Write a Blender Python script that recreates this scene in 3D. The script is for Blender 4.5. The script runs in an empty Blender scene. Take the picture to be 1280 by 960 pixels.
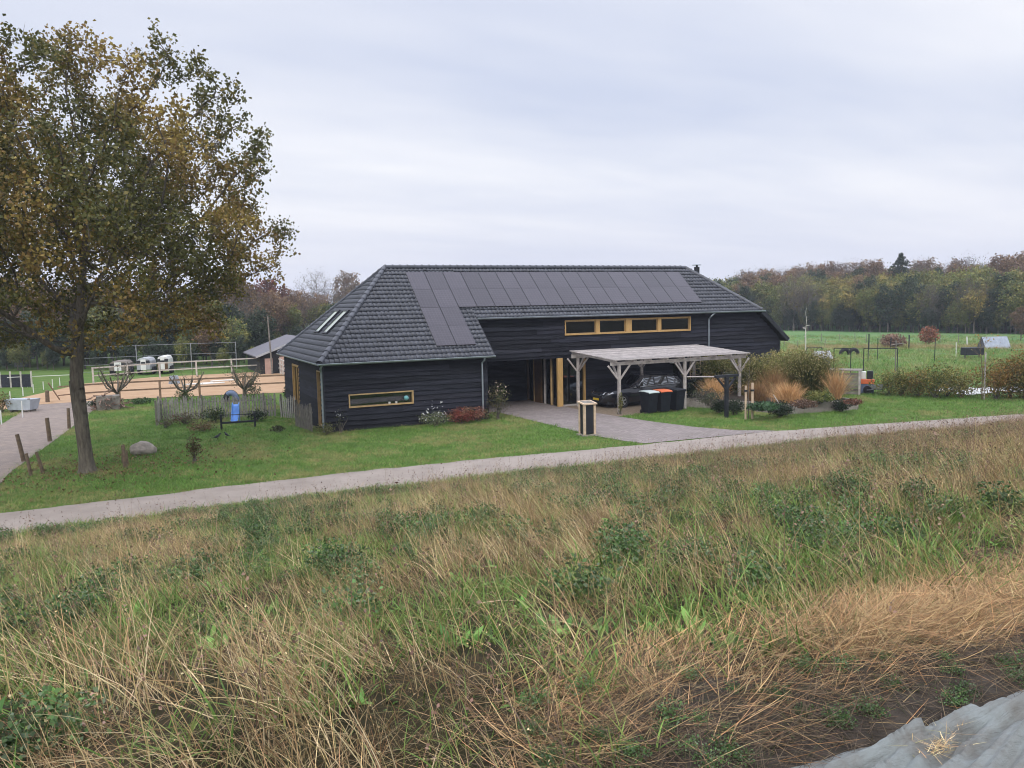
import bpy, bmesh, math, random
import numpy as np
from mathutils import Vector, Matrix
R = math.radians
rng = np.random.default_rng(7)
random.seed(7)
SC = bpy.context.scene
COL = SC.collection

# ------------------------------------------------------------------ camera
# scene axes: X along the barn's long front, Y away from the dike, Z up; origin at the wing's front corner
PITCH, ROLL, YAW = math.atan(0.097), 0.021, R(25)
CAM = np.array([-6.762, -32.687, 5.0])
_f = np.array([0, math.cos(PITCH), -math.sin(PITCH)]); _r = np.array([1., 0, 0]); _u = np.cross(_r, _f)
_r2 = math.cos(ROLL) * _r - math.sin(ROLL) * _u
_u2 = math.cos(ROLL) * _u + math.sin(ROLL) * _r
def _yaw(v):
    c, s = math.cos(YAW), math.sin(YAW)
    return np.array([v[0] * c + v[1] * s, -v[0] * s + v[1] * c, v[2]])
FW, RT, UP = _yaw(_f), _yaw(_r2), _yaw(_u2)
cam_data = bpy.data.cameras.new('camera')
cam = bpy.data.objects.new('camera', cam_data); COL.objects.link(cam)
cam_data.sensor_width = 36; cam_data.lens = 1000 / 1280 * 36
cam_data.clip_start = 0.05; cam_data.clip_end = 3000
cam.matrix_world = Matrix(((RT[0], UP[0], -FW[0], CAM[0]), (RT[1], UP[1], -FW[1], CAM[1]),
                           (RT[2], UP[2], -FW[2], CAM[2]), (0, 0, 0, 1)))
SC.camera = cam
def at(px, py, z=0.):            # survey helper: where a sight line meets the level z
    d = FW * 1000 + RT * (px - 640) - UP * (py - 480)
    k = (z - CAM[2]) / d[2]
    return CAM + k * d

# ------------------------------------------------------------------ sky, sun, exposure
w = bpy.data.worlds.new('World'); SC.world = w; w.use_nodes = True
nt = w.node_tree; nt.nodes.clear()
N = nt.nodes.new; Lk = nt.links.new
out = N('ShaderNodeOutputWorld'); bg = N('ShaderNodeBackground'); bg.inputs[1].default_value = 0.1
sky = N('ShaderNodeTexSky'); sky.sky_type = 'NISHITA'; sky.sun_disc = False
SUN_EL, SUN_AZ = R(38), R(215)
sky.sun_elevation = SUN_EL; sky.sun_rotation = SUN_AZ; sky.air_density = 1.5; sky.dust_density = 3
tc = N('ShaderNodeTexCoord'); sep = N('ShaderNodeSeparateXYZ'); Lk(tc.outputs['Generated'], sep.inputs[0])
def wm(op, a, b=None, clamp=False):
    n = N('ShaderNodeMath'); n.operation = op; n.use_clamp = clamp
    for i, v in enumerate((a, b)):
        if v is None: continue
        if isinstance(v, (int, float)): n.inputs[i].default_value = v
        else: Lk(v, n.inputs[i])
    return n.outputs[0]
zc = wm('MAXIMUM', sep.outputs[2], 0.0)
den = wm('ADD', zc, 0.13)
comb = N('ShaderNodeCombineXYZ')
Lk(wm('DIVIDE', sep.outputs[0], den), comb.inputs[0]); Lk(wm('DIVIDE', sep.outputs[1], den), comb.inputs[1])
mp = N('ShaderNodeMapping'); mp.inputs['Rotation'].default_value = (0, 0, R(-20)); mp.inputs['Scale'].default_value = (0.45, 1.0, 1)
Lk(comb.outputs[0], mp.inputs[0])
nz = N('ShaderNodeTexNoise'); nz.inputs['Scale'].default_value = 0.85; nz.inputs['Detail'].default_value = 4; nz.inputs['Roughness'].default_value = 0.5
Lk(mp.outputs[0], nz.inputs['Vector'])
cr = N('ShaderNodeValToRGB'); Lk(nz.outputs['Fac'], cr.inputs[0])
cr.color_ramp.elements[0].position = 0.33; cr.color_ramp.elements[0].color = (0.53, 0.575, 0.71, 1)
cr.color_ramp.elements[1].position = 0.66; cr.color_ramp.elements[1].color = (0.79, 0.795, 0.84, 1)
hz = N('ShaderNodeMapRange'); hz.inputs[1].default_value = 0.0; hz.inputs[2].default_value = 0.16; Lk(zc, hz.inputs[0])
mh = N('ShaderNodeMix'); mh.data_type = 'RGBA'; mh.inputs[6].default_value = (0.665, 0.68, 0.775, 1)
Lk(hz.outputs[0], mh.inputs[0]); Lk(cr.outputs[0], mh.inputs[7])
zr = N('ShaderNodeMapRange'); zr.inputs[1].default_value = 0.36; zr.inputs[2].default_value = 0.85
zr.inputs[3].default_value = 12.6; zr.inputs[4].default_value = 40.0; Lk(sep.outputs[2], zr.inputs[0])
vs = N('ShaderNodeVectorMath'); vs.operation = 'SCALE'; Lk(mh.outputs[2], vs.inputs[0]); Lk(zr.outputs[0], vs.inputs[3])
mix = N('ShaderNodeMix'); mix.data_type = 'RGBA'; mix.inputs[0].default_value = 0.93
Lk(sky.outputs[0], mix.inputs[6]); Lk(vs.outputs[0], mix.inputs[7])
Lk(mix.outputs[2], bg.inputs[0]); Lk(bg.outputs[0], out.inputs[0])
sd = bpy.data.lights.new('sun', 'SUN'); sd.energy = 1.5; sd.angle = R(25); sd.color = (1, 0.96, 0.9)
so = bpy.data.objects.new('sun', sd); COL.objects.link(so)
sun_dir = Vector((math.cos(SUN_EL) * math.sin(SUN_AZ), math.cos(SUN_EL) * math.cos(SUN_AZ), math.sin(SUN_EL)))
so.rotation_euler = sun_dir.to_track_quat('Z', 'Y').to_euler(); so.location = (0, -20, 40)
SC.view_settings.view_transform = 'Standard'; SC.view_settings.look = 'None'
SC.view_settings.exposure = 0.0; SC.view_settings.gamma = 1.0; SC.view_settings.use_curve_mapping = False
SC.render.engine = 'CYCLES'
SC.cycles.max_bounces = 5; SC.cycles.diffuse_bounces = 2; SC.cycles.glossy_bounces = 3
SC.cycles.transparent_max_bounces = 12; SC.cycles.transmission_bounces = 4
SC.cycles.use_denoising = True; SC.cycles.filter_width = 1.05; SC.cycles.use_adaptive_sampling = True; SC.cycles.adaptive_threshold = 0.015
SC.cycles.caustics_reflective = False; SC.cycles.caustics_refractive = False

# ------------------------------------------------------------------ materials
def new_mat(name):
    m = bpy.data.materials.new(name); m.use_nodes = True
    return m, m.node_tree, m.node_tree.nodes['Principled BSDF']
def mat(name, col, rough=0.7, var=0.25, scale=3.0, bump=0.0, bscale=20.0, col2=None, metal=0.0, spec=0.3, stretch=(1, 1, 1), rnd=0.0, attr=False, detail=6):
    m, t, p = new_mat(name)
    n, l = t.nodes.new, t.links.new
    p.inputs['Roughness'].default_value = rough; p.inputs['Metallic'].default_value = metal
    p.inputs['Specular IOR Level'].default_value = spec
    co = n('ShaderNodeTexCoord'); mpn = n('ShaderNodeMapping'); mpn.inputs['Scale'].default_value = stretch
    l(co.outputs['Object'], mpn.inputs[0])
    nz = n('ShaderNodeTexNoise'); nz.inputs['Scale'].default_value = scale; nz.inputs['Detail'].default_value = detail
    nz.inputs['Roughness'].default_value = 0.65
    l(mpn.outputs[0], nz.inputs['Vector'])
    rp = n('ShaderNodeValToRGB'); l(nz.outputs['Fac'], rp.inputs[0])
    c = np.array(col); c2 = np.array(col2) if col2 is not None else None
    a = c * (1 - var) if c2 is None else c
    b = c * (1 + var) if c2 is None else c2
    rp.color_ramp.elements[0].position = 0.32; rp.color_ramp.elements[0].color = (*a, 1)
    rp.color_ramp.elements[1].position = 0.68; rp.color_ramp.elements[1].color = (*np.clip(b, 0, 1), 1)
    cur = rp.outputs[0]
    if attr:
        at_ = n('ShaderNodeAttribute'); at_.attribute_name = 'Col'
        mm = n('ShaderNodeMix'); mm.data_type = 'RGBA'; mm.blend_type = 'MULTIPLY'; mm.inputs[0].default_value = 1
        l(cur, mm.inputs[6]); l(at_.outputs['Color'], mm.inputs[7]); cur = mm.outputs[2]
    if rnd:
        oi = n('ShaderNodeObjectInfo'); mr = n('ShaderNodeMapRange'); mr.inputs[3].default_value = 1 - rnd; mr.inputs[4].default_value = 1 + rnd
        l(oi.outputs['Random'], mr.inputs[0]); h = n('ShaderNodeHueSaturation'); l(mr.outputs[0], h.inputs['Value']); l(cur, h.inputs['Color']); cur = h.outputs[0]
    l(cur, p.inputs['Base Color'])
    if bump:
        nb = n('ShaderNodeTexNoise'); nb.inputs['Scale'].default_value = bscale; nb.inputs['Detail'].default_value = 4
        l(mpn.outputs[0], nb.inputs['Vector'])
        bp = n('ShaderNodeBump'); bp.inputs['Strength'].default_value = min(1, bump); bp.inputs['Distance'].default_value = 0.03
        l(nb.outputs['Fac'], bp.inputs['Height']); l(bp.outputs[0], p.inputs['Normal'])
    return m
def leaf_mat(name, trans=0.25, rnd=0.2, rough=0.55, spec=0.25):   # colour per leaf from the mesh, some light passes through
    m, t, p = new_mat(name)
    n, l = t.nodes.new, t.links.new
    p.inputs['Roughness'].default_value = rough; p.inputs['Specular IOR Level'].default_value = spec
    a = n('ShaderNodeAttribute'); a.attribute_name = 'Col'
    oi = n('ShaderNodeObjectInfo'); mr = n('ShaderNodeMapRange'); mr.inputs[3].default_value = 1 - rnd; mr.inputs[4].default_value = 1 + rnd
    l(oi.outputs['Random'], mr.inputs[0])
    h = n('ShaderNodeHueSaturation'); l(mr.outputs[0], h.inputs['Value']); l(a.outputs['Color'], h.inputs['Color'])
    l(h.outputs[0], p.inputs['Base Color'])
    tr = n('ShaderNodeBsdfTranslucent'); l(h.outputs[0], tr.inputs['Color'])
    mx = n('ShaderNodeMixShader'); mx.inputs[0].default_value = trans
    o = t.nodes['Material Output']
    l(p.outputs[0], mx.inputs[1]); l(tr.outputs[0], mx.inputs[2]); l(mx.outputs[0], o.inputs['Surface'])
    return m
def glass_mat(name, tint=(0.55, 0.6, 0.62), base=0.12):
    m = bpy.data.materials.new(name); m.use_nodes = True
    t = m.node_tree; t.nodes.clear(); n, l = t.nodes.new, t.links.new
    o = n('ShaderNodeOutputMaterial'); tr = n('ShaderNodeBsdfTransparent'); tr.inputs[0].default_value = (*tint, 1)
    g = n('ShaderNodeBsdfGlossy'); g.inputs['Roughness'].default_value = 0.02; g.inputs['Color'].default_value = (0.85, 0.9, 0.95, 1)
    lw = n('ShaderNodeLayerWeight'); lw.inputs[0].default_value = 0.35
    ad = n('ShaderNodeMath'); ad.operation = 'ADD'; ad.inputs[1].default_value = base; ad.use_clamp = True
    l(lw.outputs['Fresnel'], ad.inputs[0])
    mx = n('ShaderNodeMixShader'); l(ad.outputs[0], mx.inputs[0]); l(tr.outputs[0], mx.inputs[1]); l(g.outputs[0], mx.inputs[2])
    l(mx.outputs[0], o.inputs['Surface'])
    return m

M = {}
M['clad'] = mat('black_timber', (0.0075, 0.0082, 0.012), 0.75, col2=(0.021, 0.022, 0.030), scale=1.6, stretch=(0.6, 0.6, 6), bump=0.5, bscale=14, attr=True, spec=0.18)
M['cladpost'] = mat('black_board', (0.017, 0.019, 0.025), 0.55, 0.3, 5, spec=0.35)
M['tile'] = mat('anthracite_tile', (0.039, 0.043, 0.056), 0.40, 0.28, 3.0, bump=0.15, bscale=40, attr=True, spec=0.5)
M['panel_pv'] = None
M['zinc'] = mat('zinc', (0.30, 0.34, 0.38), 0.4, 0.2, 4, metal=0.5)
M['yellow'] = mat('larch_yellow', (0.44, 0.275, 0.105), 0.5, 0.2, 3, stretch=(6, 6, 0.8), spec=0.3)
M['larch'] = mat('larch_pale', (0.40, 0.27, 0.13), 0.55, 0.25, 3, stretch=(1, 1, 1))
M['brownpost'] = mat('brown_timber', (0.09, 0.05, 0.022), 0.6, 0.25, 4)
M['glass'] = glass_mat('window_glass', base=0.05)
M['carglass'] = glass_mat('car_glass', (0.10, 0.11, 0.12), 0.34)
M['inner'] = mat('room_plaster', (0.22, 0.2, 0.18), 0.9, 0.1, 2)
M['innerdark'] = mat('dark_lining', (0.02, 0.02, 0.022), 0.8, 0.2, 2)
M['greywood'] = mat('weathered_wood', (0.37, 0.335, 0.315), 0.85, 0.3, 4, bump=0.3, bscale=30, stretch=(1, 1, 1))
M['oldwood'] = mat('old_grey_wood', (0.17, 0.155, 0.135), 0.9, 0.4, 6, bump=0.3, bscale=30)
M['postwood'] = mat('brown_post_wood', (0.13, 0.095, 0.065), 0.9, 0.35, 7, bump=0.4, bscale=30)
M['palewood'] = mat('pale_wood', (0.50, 0.38, 0.27), 0.7, 0.2, 5)
M['black'] = mat('black_plastic', (0.014, 0.016, 0.02), 0.45, 0.2, 4, spec=0.4)
M['binplastic'] = mat('bin_plastic', (0.011, 0.013, 0.018), 0.6, 0.2, 4, spec=0.2)
M['blackpaint'] = mat('black_paint', (0.018, 0.02, 0.025), 0.6, 0.3, 6)
M['white'] = mat('white_paint', (0.62, 0.62, 0.6), 0.5, 0.1, 3)
M['offwhite'] = mat('greyish_white', (0.33, 0.34, 0.36), 0.6, 0.15, 3)
M['blue'] = mat('blue_plastic', (0.09, 0.22, 0.55), 0.45, 0.15, 4)
M['rubber'] = mat('rubber', (0.016, 0.016, 0.018), 0.8, 0.3, 8)
M['bluegrey'] = mat('blue_grey_side', (0.10, 0.13, 0.20), 0.6, 0.25, 6)
M['metal'] = mat('metal', (0.35, 0.36, 0.38), 0.4, 0.1, 4, metal=0.7)
M['alloy'] = mat('alloy', (0.6, 0.61, 0.63), 0.3, 0.05, 4, metal=0.8)
M['orange'] = mat('orange_plastic', (0.55, 0.13, 0.05), 0.5, 0.1, 4)
M['greylid'] = mat('pale_lid', (0.40, 0.46, 0.45), 0.5, 0.1, 4)
M['stone'] = mat('stone', (0.26, 0.23, 0.20), 0.9, 0.35, 5, bump=0.6, bscale=9)
M['bark'] = mat('bark', (0.055, 0.048, 0.038), 0.95, col2=(0.155, 0.135, 0.105), scale=4, stretch=(3, 3, 0.6), bump=0.9, bscale=16)
M['bark2'] = mat('bark_grey', (0.11, 0.095, 0.08), 0.95, 0.35, 3)
M['birch'] = mat('birch_bark', (0.50, 0.47, 0.42), 0.8, 0.35, 3, stretch=(1, 1, 4))
M['leaf'] = leaf_mat('leaves')
M['straw'] = leaf_mat('dry_stems', 0.06, 0.42, 0.75, 0.10)
M['herb'] = leaf_mat('green_blades', 0.16, 0.36, 0.55, 0.22)
M['roofgrey'] = mat('grey_sheet_roof', (0.12, 0.115, 0.13), 0.7, 0.15, 2)
M['pinkdoor'] = mat('pink_brown_door', (0.42, 0.28, 0.23), 0.7, 0.15, 3)
M['brick'] = mat('red_brick', (0.22, 0.10, 0.07), 0.9, 0.25, 8)
M['turq'] = mat('turquoise', (0.16, 0.40, 0.42), 0.5, 0.1, 3)
M['soil'] = mat('bare_soil', (0.035, 0.027, 0.02), 0.95, 0.5, 8, bump=1.0, bscale=25)
M['carpaint'] = mat('black_car_paint', (0.010, 0.011, 0.016), 0.16, 0.05, 3, spec=0.6)
M['carpaint'].node_tree.nodes['Principled BSDF'].inputs['Coat Weight'].default_value = 0.6
M['lens'] = mat('lamp_lens', (0.5, 0.52, 0.55), 0.15, 0.05, 3, spec=0.6)
M['numplate'] = mat('yellow_plate', (0.55, 0.38, 0.03), 0.5, 0.05, 3)
M['sheet'] = mat('white_plastic_sheet', (0.55, 0.55, 0.53), 0.6, 0.25, 4, bump=0.6, bscale=5)
M['tarpgrey'] = mat('grey_tarpaulin', (0.25, 0.28, 0.33), 0.7, 0.2, 2)

def pv_material():
    m, t, p = new_mat('solar_glass'); n, l = t.nodes.new, t.links.new
    co = n('ShaderNodeTexCoord')
    br = n('ShaderNodeTexBrick'); br.offset = 0; br.inputs['Scale'].default_value = 1
    br.inputs['Color1'].default_value = (0.036, 0.031, 0.042, 1); br.inputs['Color2'].default_value = (0.043, 0.037, 0.048, 1)
    br.inputs['Mortar'].default_value = (0.075, 0.072, 0.080, 1)
    br.inputs['Mortar Size'].default_value = 0.006; br.inputs['Brick Width'].default_value = 0.157; br.inputs['Row Height'].default_value = 0.157
    l(co.outputs['Object'], br.inputs['Vector'])
    oi = n('ShaderNodeObjectInfo'); mr = n('ShaderNodeMapRange'); mr.inputs[3].default_value = 0.86; mr.inputs[4].default_value = 1.16
    l(oi.outputs['Random'], mr.inputs[0]); h = n('ShaderNodeHueSaturation'); l(mr.outputs[0], h.inputs['Value']); l(br.outputs[0], h.inputs['Color'])
    l(h.outputs[0], p.inputs['Base Color']); p.inputs['Roughness'].default_value = 0.30; p.inputs['Specular IOR Level'].default_value = 0.28
    return m
M['panel_pv'] = pv_material()

# ------------------------------------------------------------------ mesh helpers
def tag(o, label=None, cat=None, group=None, kind=None):
    if label: o['label'] = label
    if cat: o['category'] = cat
    if group: o['group'] = group
    if kind: o['kind'] = kind
    return o
def thing(name, label, cat, loc=(0, 0, 0), rz=0., group=None):
    o = bpy.data.objects.new(name, None); COL.objects.link(o); o.empty_display_size = 0.1
    o.location = loc; o.rotation_euler = (0, 0, rz)
    return tag(o, label, cat, group)
def link(name, me, m, parent=None):
    for x in (m if isinstance(m, (list, tuple)) else [m]): me.materials.append(x)
    o = bpy.data.objects.new(name, me); COL.objects.link(o)
    if parent is not None: o.parent = parent
    return o
def np_mesh(name, V, F, cols=None, smooth=False, midx=None):
    V = np.ascontiguousarray(V, np.float32); F = np.ascontiguousarray(F, np.int32)
    me = bpy.data.meshes.new(name)
    k = F.shape[1]
    me.vertices.add(len(V)); me.vertices.foreach_set('co', V.ravel())
    me.loops.add(F.size); me.loops.foreach_set('vertex_index', F.ravel())
    me.polygons.add(len(F)); me.polygons.foreach_set('loop_start', np.arange(0, F.size, k, dtype=np.int32))
    if smooth: me.polygons.foreach_set('use_smooth', np.ones(len(F), bool))
    if midx is not None: me.polygons.foreach_set('material_index', np.asarray(midx, np.int32))
    me.update(calc_edges=True)
    if cols is not None:
        a = me.color_attributes.new('Col', 'FLOAT_COLOR', 'POINT')
        c = np.ones((len(V), 4), np.float32); c[:, :3] = cols
        a.data.foreach_set('color', c.ravel())
    me.validate()
    return me
class MB:
    def __init__(s): s.v, s.f, s.c = [], [], []
    def add(s, vs, fs, col=(1, 1, 1)):
        o = len(s.v); s.v += [tuple(map(float, p)) for p in vs]; s.f += [tuple(i + o for i in f) for f in fs]; s.c += [col] * len(vs)
        return s
    def box(s, x0, x1, y0, y1, z0, z1, col=(1, 1, 1)):
        return s.add([(x0, y0, z0), (x1, y0, z0), (x1, y1, z0), (x0, y1, z0), (x0, y0, z1), (x1, y0, z1), (x1, y1, z1), (x0, y1, z1)],
              [(3, 2, 1, 0), (4, 5, 6, 7), (0, 1, 5, 4), (1, 2, 6, 5), (2, 3, 7, 6), (3, 0, 4, 7)], col)
    def bar(s, a, b, w, h, up=(0, 0, 1), col=(1, 1, 1)):
        a, b = Vector(a), Vector(b); d = (b - a).normalized(); up = Vector(up)
        if abs(d.dot(up)) > 0.95: up = Vector((0, 1, 0))
        x = d.cross(up).normalized() * w / 2; y = x.cross(d).normalized() * h / 2
        vs = [a - x - y, a + x - y, a + x + y, a - x + y, b - x - y, b + x - y, b + x + y, b - x + y]
        return s.add(vs, [(3, 2, 1, 0), (4, 5, 6, 7), (0, 1, 5, 4), (1, 2, 6, 5), (2, 3, 7, 6), (3, 0, 4, 7)], col)
    def tube(s, pts, rad, n=8, cap=True, col=(1, 1, 1)):
        pts = [Vector(p) for p in pts]; k = len(pts)
        if not hasattr(rad, '__len__'): rad = [rad] * k
        vs, fs = [], []
        ref = Vector((0, 0, 1)); d0 = (pts[-1] - pts[0]).normalized()
        if abs(d0.dot(ref)) > 0.8: ref = Vector((1, 0, 0))
        for i, p in enumerate(pts):
            d = (pts[min(i + 1, k - 1)] - pts[max(i - 1, 0)]).normalized()
            x = d.cross(ref).normalized(); y = d.cross(x)
            for j in range(n):
                a = 2 * math.pi * j / n; vs.append(p + (x * math.cos(a) + y * math.sin(a)) * rad[i])
        for i in range(k - 1):
            for j in range(n): fs.append((i * n + j, i * n + (j + 1) % n, (i + 1) * n + (j + 1) % n, (i + 1) * n + j))
        if cap: fs += [tuple(range(n))[::-1], tuple((k - 1) * n + j for j in range(n))]
        return s.add(vs, fs, col)
    def lathe(s, prof, c=(0, 0, 0), n=16, axis='z', col=(1, 1, 1)):
        vs, fs = [], []
        for r, h in prof:
            for j in range(n):
                a = 2 * math.pi * j / n; x, y = r * math.cos(a), r * math.sin(a)
                vs.append({'z': (c[0] + x, c[1] + y, c[2] + h), 'y': (c[0] + x, c[1] + h, c[2] + y), 'x': (c[0] + h, c[1] + x, c[2] + y)}[axis])
        for i in range(len(prof) - 1):
            for j in range(n): fs.append((i * n + j, i * n + (j + 1) % n, (i + 1) * n + (j + 1) % n, (i + 1) * n + j))
        return s.add(vs, fs, col)
    def grid(s, P, col=(1, 1, 1)):     # P[i][j] points
        ni, nj = len(P), len(P[0])
        return s.add([p for r in P for p in r], [(i * nj + j, i * nj + j + 1, (i + 1) * nj + j + 1, (i + 1) * nj + j) for i in range(ni - 1) for j in range(nj - 1)], col)
    def prism(s, poly, z0, z1, col=(1, 1, 1)):
        n = len(poly)
        vs = [(x, y, z0) for x, y in poly] + [(x, y, z1) for x, y in poly]
        return s.add(vs, [tuple(range(n))[::-1], tuple(range(n, 2 * n))] + [(i, (i + 1) % n, n + (i + 1) % n, n + i) for i in range(n)], col)
    def build(s, name, m, parent=None, smooth=False, bevel=0.0, cols=False):
        me = bpy.data.meshes.new(name); me.from_pydata(s.v, [], s.f); me.update()
        if cols:
            a = me.color_attributes.new('Col', 'FLOAT_COLOR', 'POINT')
            a.data.foreach_set('color', np.array([(*c, 1) for c in s.c], np.float32).ravel())
        if bevel or smooth:
            bm = bmesh.new(); bm.from_mesh(me)
            bmesh.ops.recalc_face_normals(bm, faces=bm.faces)
            if bevel: bmesh.ops.bevel(bm, geom=list(bm.edges), offset=bevel, segments=1, affect='EDGES')
            bm.to_mesh(me); bm.free()
        if smooth:
            me.polygons.foreach_set('use_smooth', [True] * len(me.polygons))
            try: me.set_sharp_from_angle(angle=R(40))
            except Exception: pass
        return link(name, me, m, parent)
def unit(v): return v / np.maximum(np.linalg.norm(v, axis=-1, keepdims=True), 1e-9)
def vnoise(x, y, seed=0):            # smooth value noise, vectorised
    x = np.asarray(x, float); y = np.asarray(y, float)
    xi, yi = np.floor(x).astype(np.int64), np.floor(y).astype(np.int64); xf, yf = x - xi, y - yi
    def h(a, b):
        k = (a * 374761393 + b * 668265263 + seed * 974634777) & 0xffffffff
        k = ((k ^ (k >> 13)) * 1274126177) & 0xffffffff
        return ((k ^ (k >> 16)) & 0xffff) / 65535.
    u, v = xf * xf * (3 - 2 * xf), yf * yf * (3 - 2 * yf)
    return (h(xi, yi) * (1 - u) + h(xi + 1, yi) * u) * (1 - v) + (h(xi, yi + 1) * (1 - u) + h(xi + 1, yi + 1) * u) * v
def fbm(x, y, seed=0, o=3):
    r, a, t = 0, 0.5, 0
    for i in range(o): r = r + a * vnoise(np.asarray(x) * 2 ** i, np.asarray(y) * 2 ** i, seed + i); t += a; a *= 0.5
    return r / t
def blades(base, az, L, w, th0, curv, nseg=3, shape='taper', rg=rng):
    """curved ribbons; returns verts, quads, tips, owner index per vertex"""
    n = len(base); t = np.linspace(0, 1, nseg + 1)
    th = th0[:, None] + curv[:, None] * t[None]
    d = np.stack([np.sin(th) * np.cos(az)[:, None], np.sin(th) * np.sin(az)[:, None], np.cos(th)], -1)
    st = d[:, :-1] * (L / nseg)[:, None, None]
    P = np.concatenate([base[:, None], base[:, None] + np.cumsum(st, 1)], 1)
    sa = rg.uniform(0, 2 * np.pi, n) if shape == 'taper' else az + np.pi / 2
    sv = np.stack([np.cos(sa), np.sin(sa), np.zeros(n)], -1)
    W = (1 - t ** 2 * 0.85) if shape == 'taper' else (np.sin(np.pi * np.clip(t * 0.93 + 0.05, 0, 1)) ** 0.8)
    o = sv[:, None] * (w[:, None] * W[None])[:, :, None] * 0.5
    V = np.stack([P - o, P + o], 2).reshape(-1, 3)
    k = (nseg + 1) * 2
    q = np.array([[2 * i, 2 * i + 1, 2 * i + 3, 2 * i + 2] for i in range(nseg)])
    F = (np.arange(n)[:, None, None] * k + q[None]).reshape(-1, 4)
    return V, F, P[:, -1], np.repeat(np.arange(n), k)
def join(parts):
    Vs, Fs, Cs, o = [], [], [], 0
    for V, F, C in parts: Vs.append(V); Fs.append(F + o); Cs.append(C); o += len(V)
    return np.concatenate(Vs), np.concatenate(Fs), np.concatenate(Cs)
def leaf_cloud(C, size, cols, rg=rng, up=0.3):
    n = len(C)
    d = unit(rg.normal(size=(n, 3))); nn = unit(rg.normal(size=(n, 3)) + np.array([0, 0, up]))
    s = unit(np.cross(d, nn)); sz = (size * rg.uniform(0.6, 1.25, n))[:, None]
    dn = np.cross(s, d)
    V = np.stack([C - d * sz * 0.5, C + s * sz * 0.36 + dn * sz * 0.12, C + d * sz * 0.55, C - s * sz * 0.36 + dn * sz * 0.12], 1).reshape(-1, 3)
    F = np.arange(4 * n).reshape(-1, 4)
    return V, F, np.repeat(cols, 4, 0)
def pick(pal, n, rg=rng, p=None, jit=0.18):
    pal = np.array(pal); c = pal[rg.choice(len(pal), n, p=p)]
    return c * rg.uniform(1 - jit, 1 + jit, (n, 1)) * rg.uniform(0.94, 1.06, (n, 3))
def hidden_collection(name, objs):
    c = bpy.data.collections.new(name)
    for o in objs:
        for k in list(o.users_collection): k.objects.unlink(o)
        c.objects.link(o)
    return c
def scatter(name, pts, rot, scl, idx, coll, label, cat):
    """one stuff object: tufts of a hidden collection placed by geometry nodes"""
    n = len(pts); me = bpy.data.meshes.new(name)
    me.vertices.add(n); me.vertices.foreach_set('co', np.ascontiguousarray(pts, np.float32).ravel()); me.update()
    a = me.attributes.new('rot', 'FLOAT_VECTOR', 'POINT'); a.data.foreach_set('vector', np.ascontiguousarray(rot, np.float32).ravel())
    a = me.attributes.new('scl', 'FLOAT', 'POINT'); a.data.foreach_set('value', np.ascontiguousarray(scl, np.float32))
    a = me.attributes.new('idx', 'INT', 'POINT'); a.data.foreach_set('value', np.ascontiguousarray(idx, np.int32))
    o = bpy.data.objects.new(name, me); COL.objects.link(o)
    g = bpy.data.node_groups.new(name, 'GeometryNodeTree')
    g.interface.new_socket('Geometry', in_out='INPUT', socket_type='NodeSocketGeometry')
    g.interface.new_socket('Geometry', in_out='OUTPUT', socket_type='NodeSocketGeometry')
    n_, l_ = g.nodes.new, g.links.new
    gi, go = n_('NodeGroupInput'), n_('NodeGroupOutput')
    ci = n_('GeometryNodeCollectionInfo'); ci.inputs['Collection'].default_value = coll
    ci.inputs['Separate Children'].default_value = True; ci.inputs['Reset Children'].default_value = True
    ip = n_('GeometryNodeInstanceOnPoints'); ip.inputs['Pick Instance'].default_value = True
    def na(nm, ty):
        k = n_('GeometryNodeInputNamedAttribute'); k.data_type = ty; k.inputs['Name'].default_value = nm
        return next(s for s in k.outputs if s.enabled and s.name == 'Attribute')
    l_(gi.outputs[0], ip.inputs['Points']); l_(ci.outputs[0], ip.inputs['Instance'])
    l_(na('rot', 'FLOAT_VECTOR'), ip.inputs['Rotation']); l_(na('scl', 'FLOAT'), ip.inputs['Scale']); l_(na('idx', 'INT'), ip.inputs['Instance Index'])
    l_(ip.outputs[0], go.inputs[0])
    md = o.modifiers.new('scatter', 'NODES'); md.node_group = g
    return tag(o, label, cat, kind='stuff')

# ------------------------------------------------------------------ terrain
ROAD_S = np.array([-80, -10, -1.5, 3, 9, 15, 20, 27, 60, 120.]); ROAD_T = np.array([-8.9, -8.9, -8.5, -8.6, -9.15, -9.35, -10.1, -11.4, -17, -27.])
def road_far(s): return np.interp(s, ROAD_S, ROAD_T)
def road_near(s): return np.interp(s, ROAD_S, ROAD_T) - np.interp(s, [-80, -5, 0, 9, 30, 120], [2.5, 2.5, 2.75, 2.5, 2.4, 2.4])
def toe(s): return road_near(s) - 0.55
CREST = 3.35
def ground_z(s, t):
    s, t = np.asarray(s, float), np.asarray(t, float)
    k = (toe(s) - t) / (toe(s) + 29.6)
    z = CREST * np.clip(k, 0, 1)
    z = np.where((k > 0) & (k < 0.06), CREST * k * k / 0.12 * 0 + CREST * k * np.clip(k / 0.06, 0, 1), z)
    onslope = np.clip((toe(s) - 0.3 - t) / 2, 0, 1)
    z = z + onslope * (fbm(s * 0.7, t * 0.7, 3) - 0.5) * 0.14
    return z
gs = np.unique(np.concatenate([np.linspace(-900, -40, 22), np.linspace(-40, 60, 251), np.linspace(60, 1400, 30)]))
gt = np.unique(np.concatenate([np.linspace(-60, -34, 14), np.linspace(-34, -8, 131), np.linspace(-8, 60, 60), np.linspace(60, 1600, 30)]))
S, T = np.meshgrid(gs, gt, indexing='ij')
Z = ground_z(S, T)
ni, nj = S.shape
V = np.stack([S, T, Z], -1).reshape(-1, 3)
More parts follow.
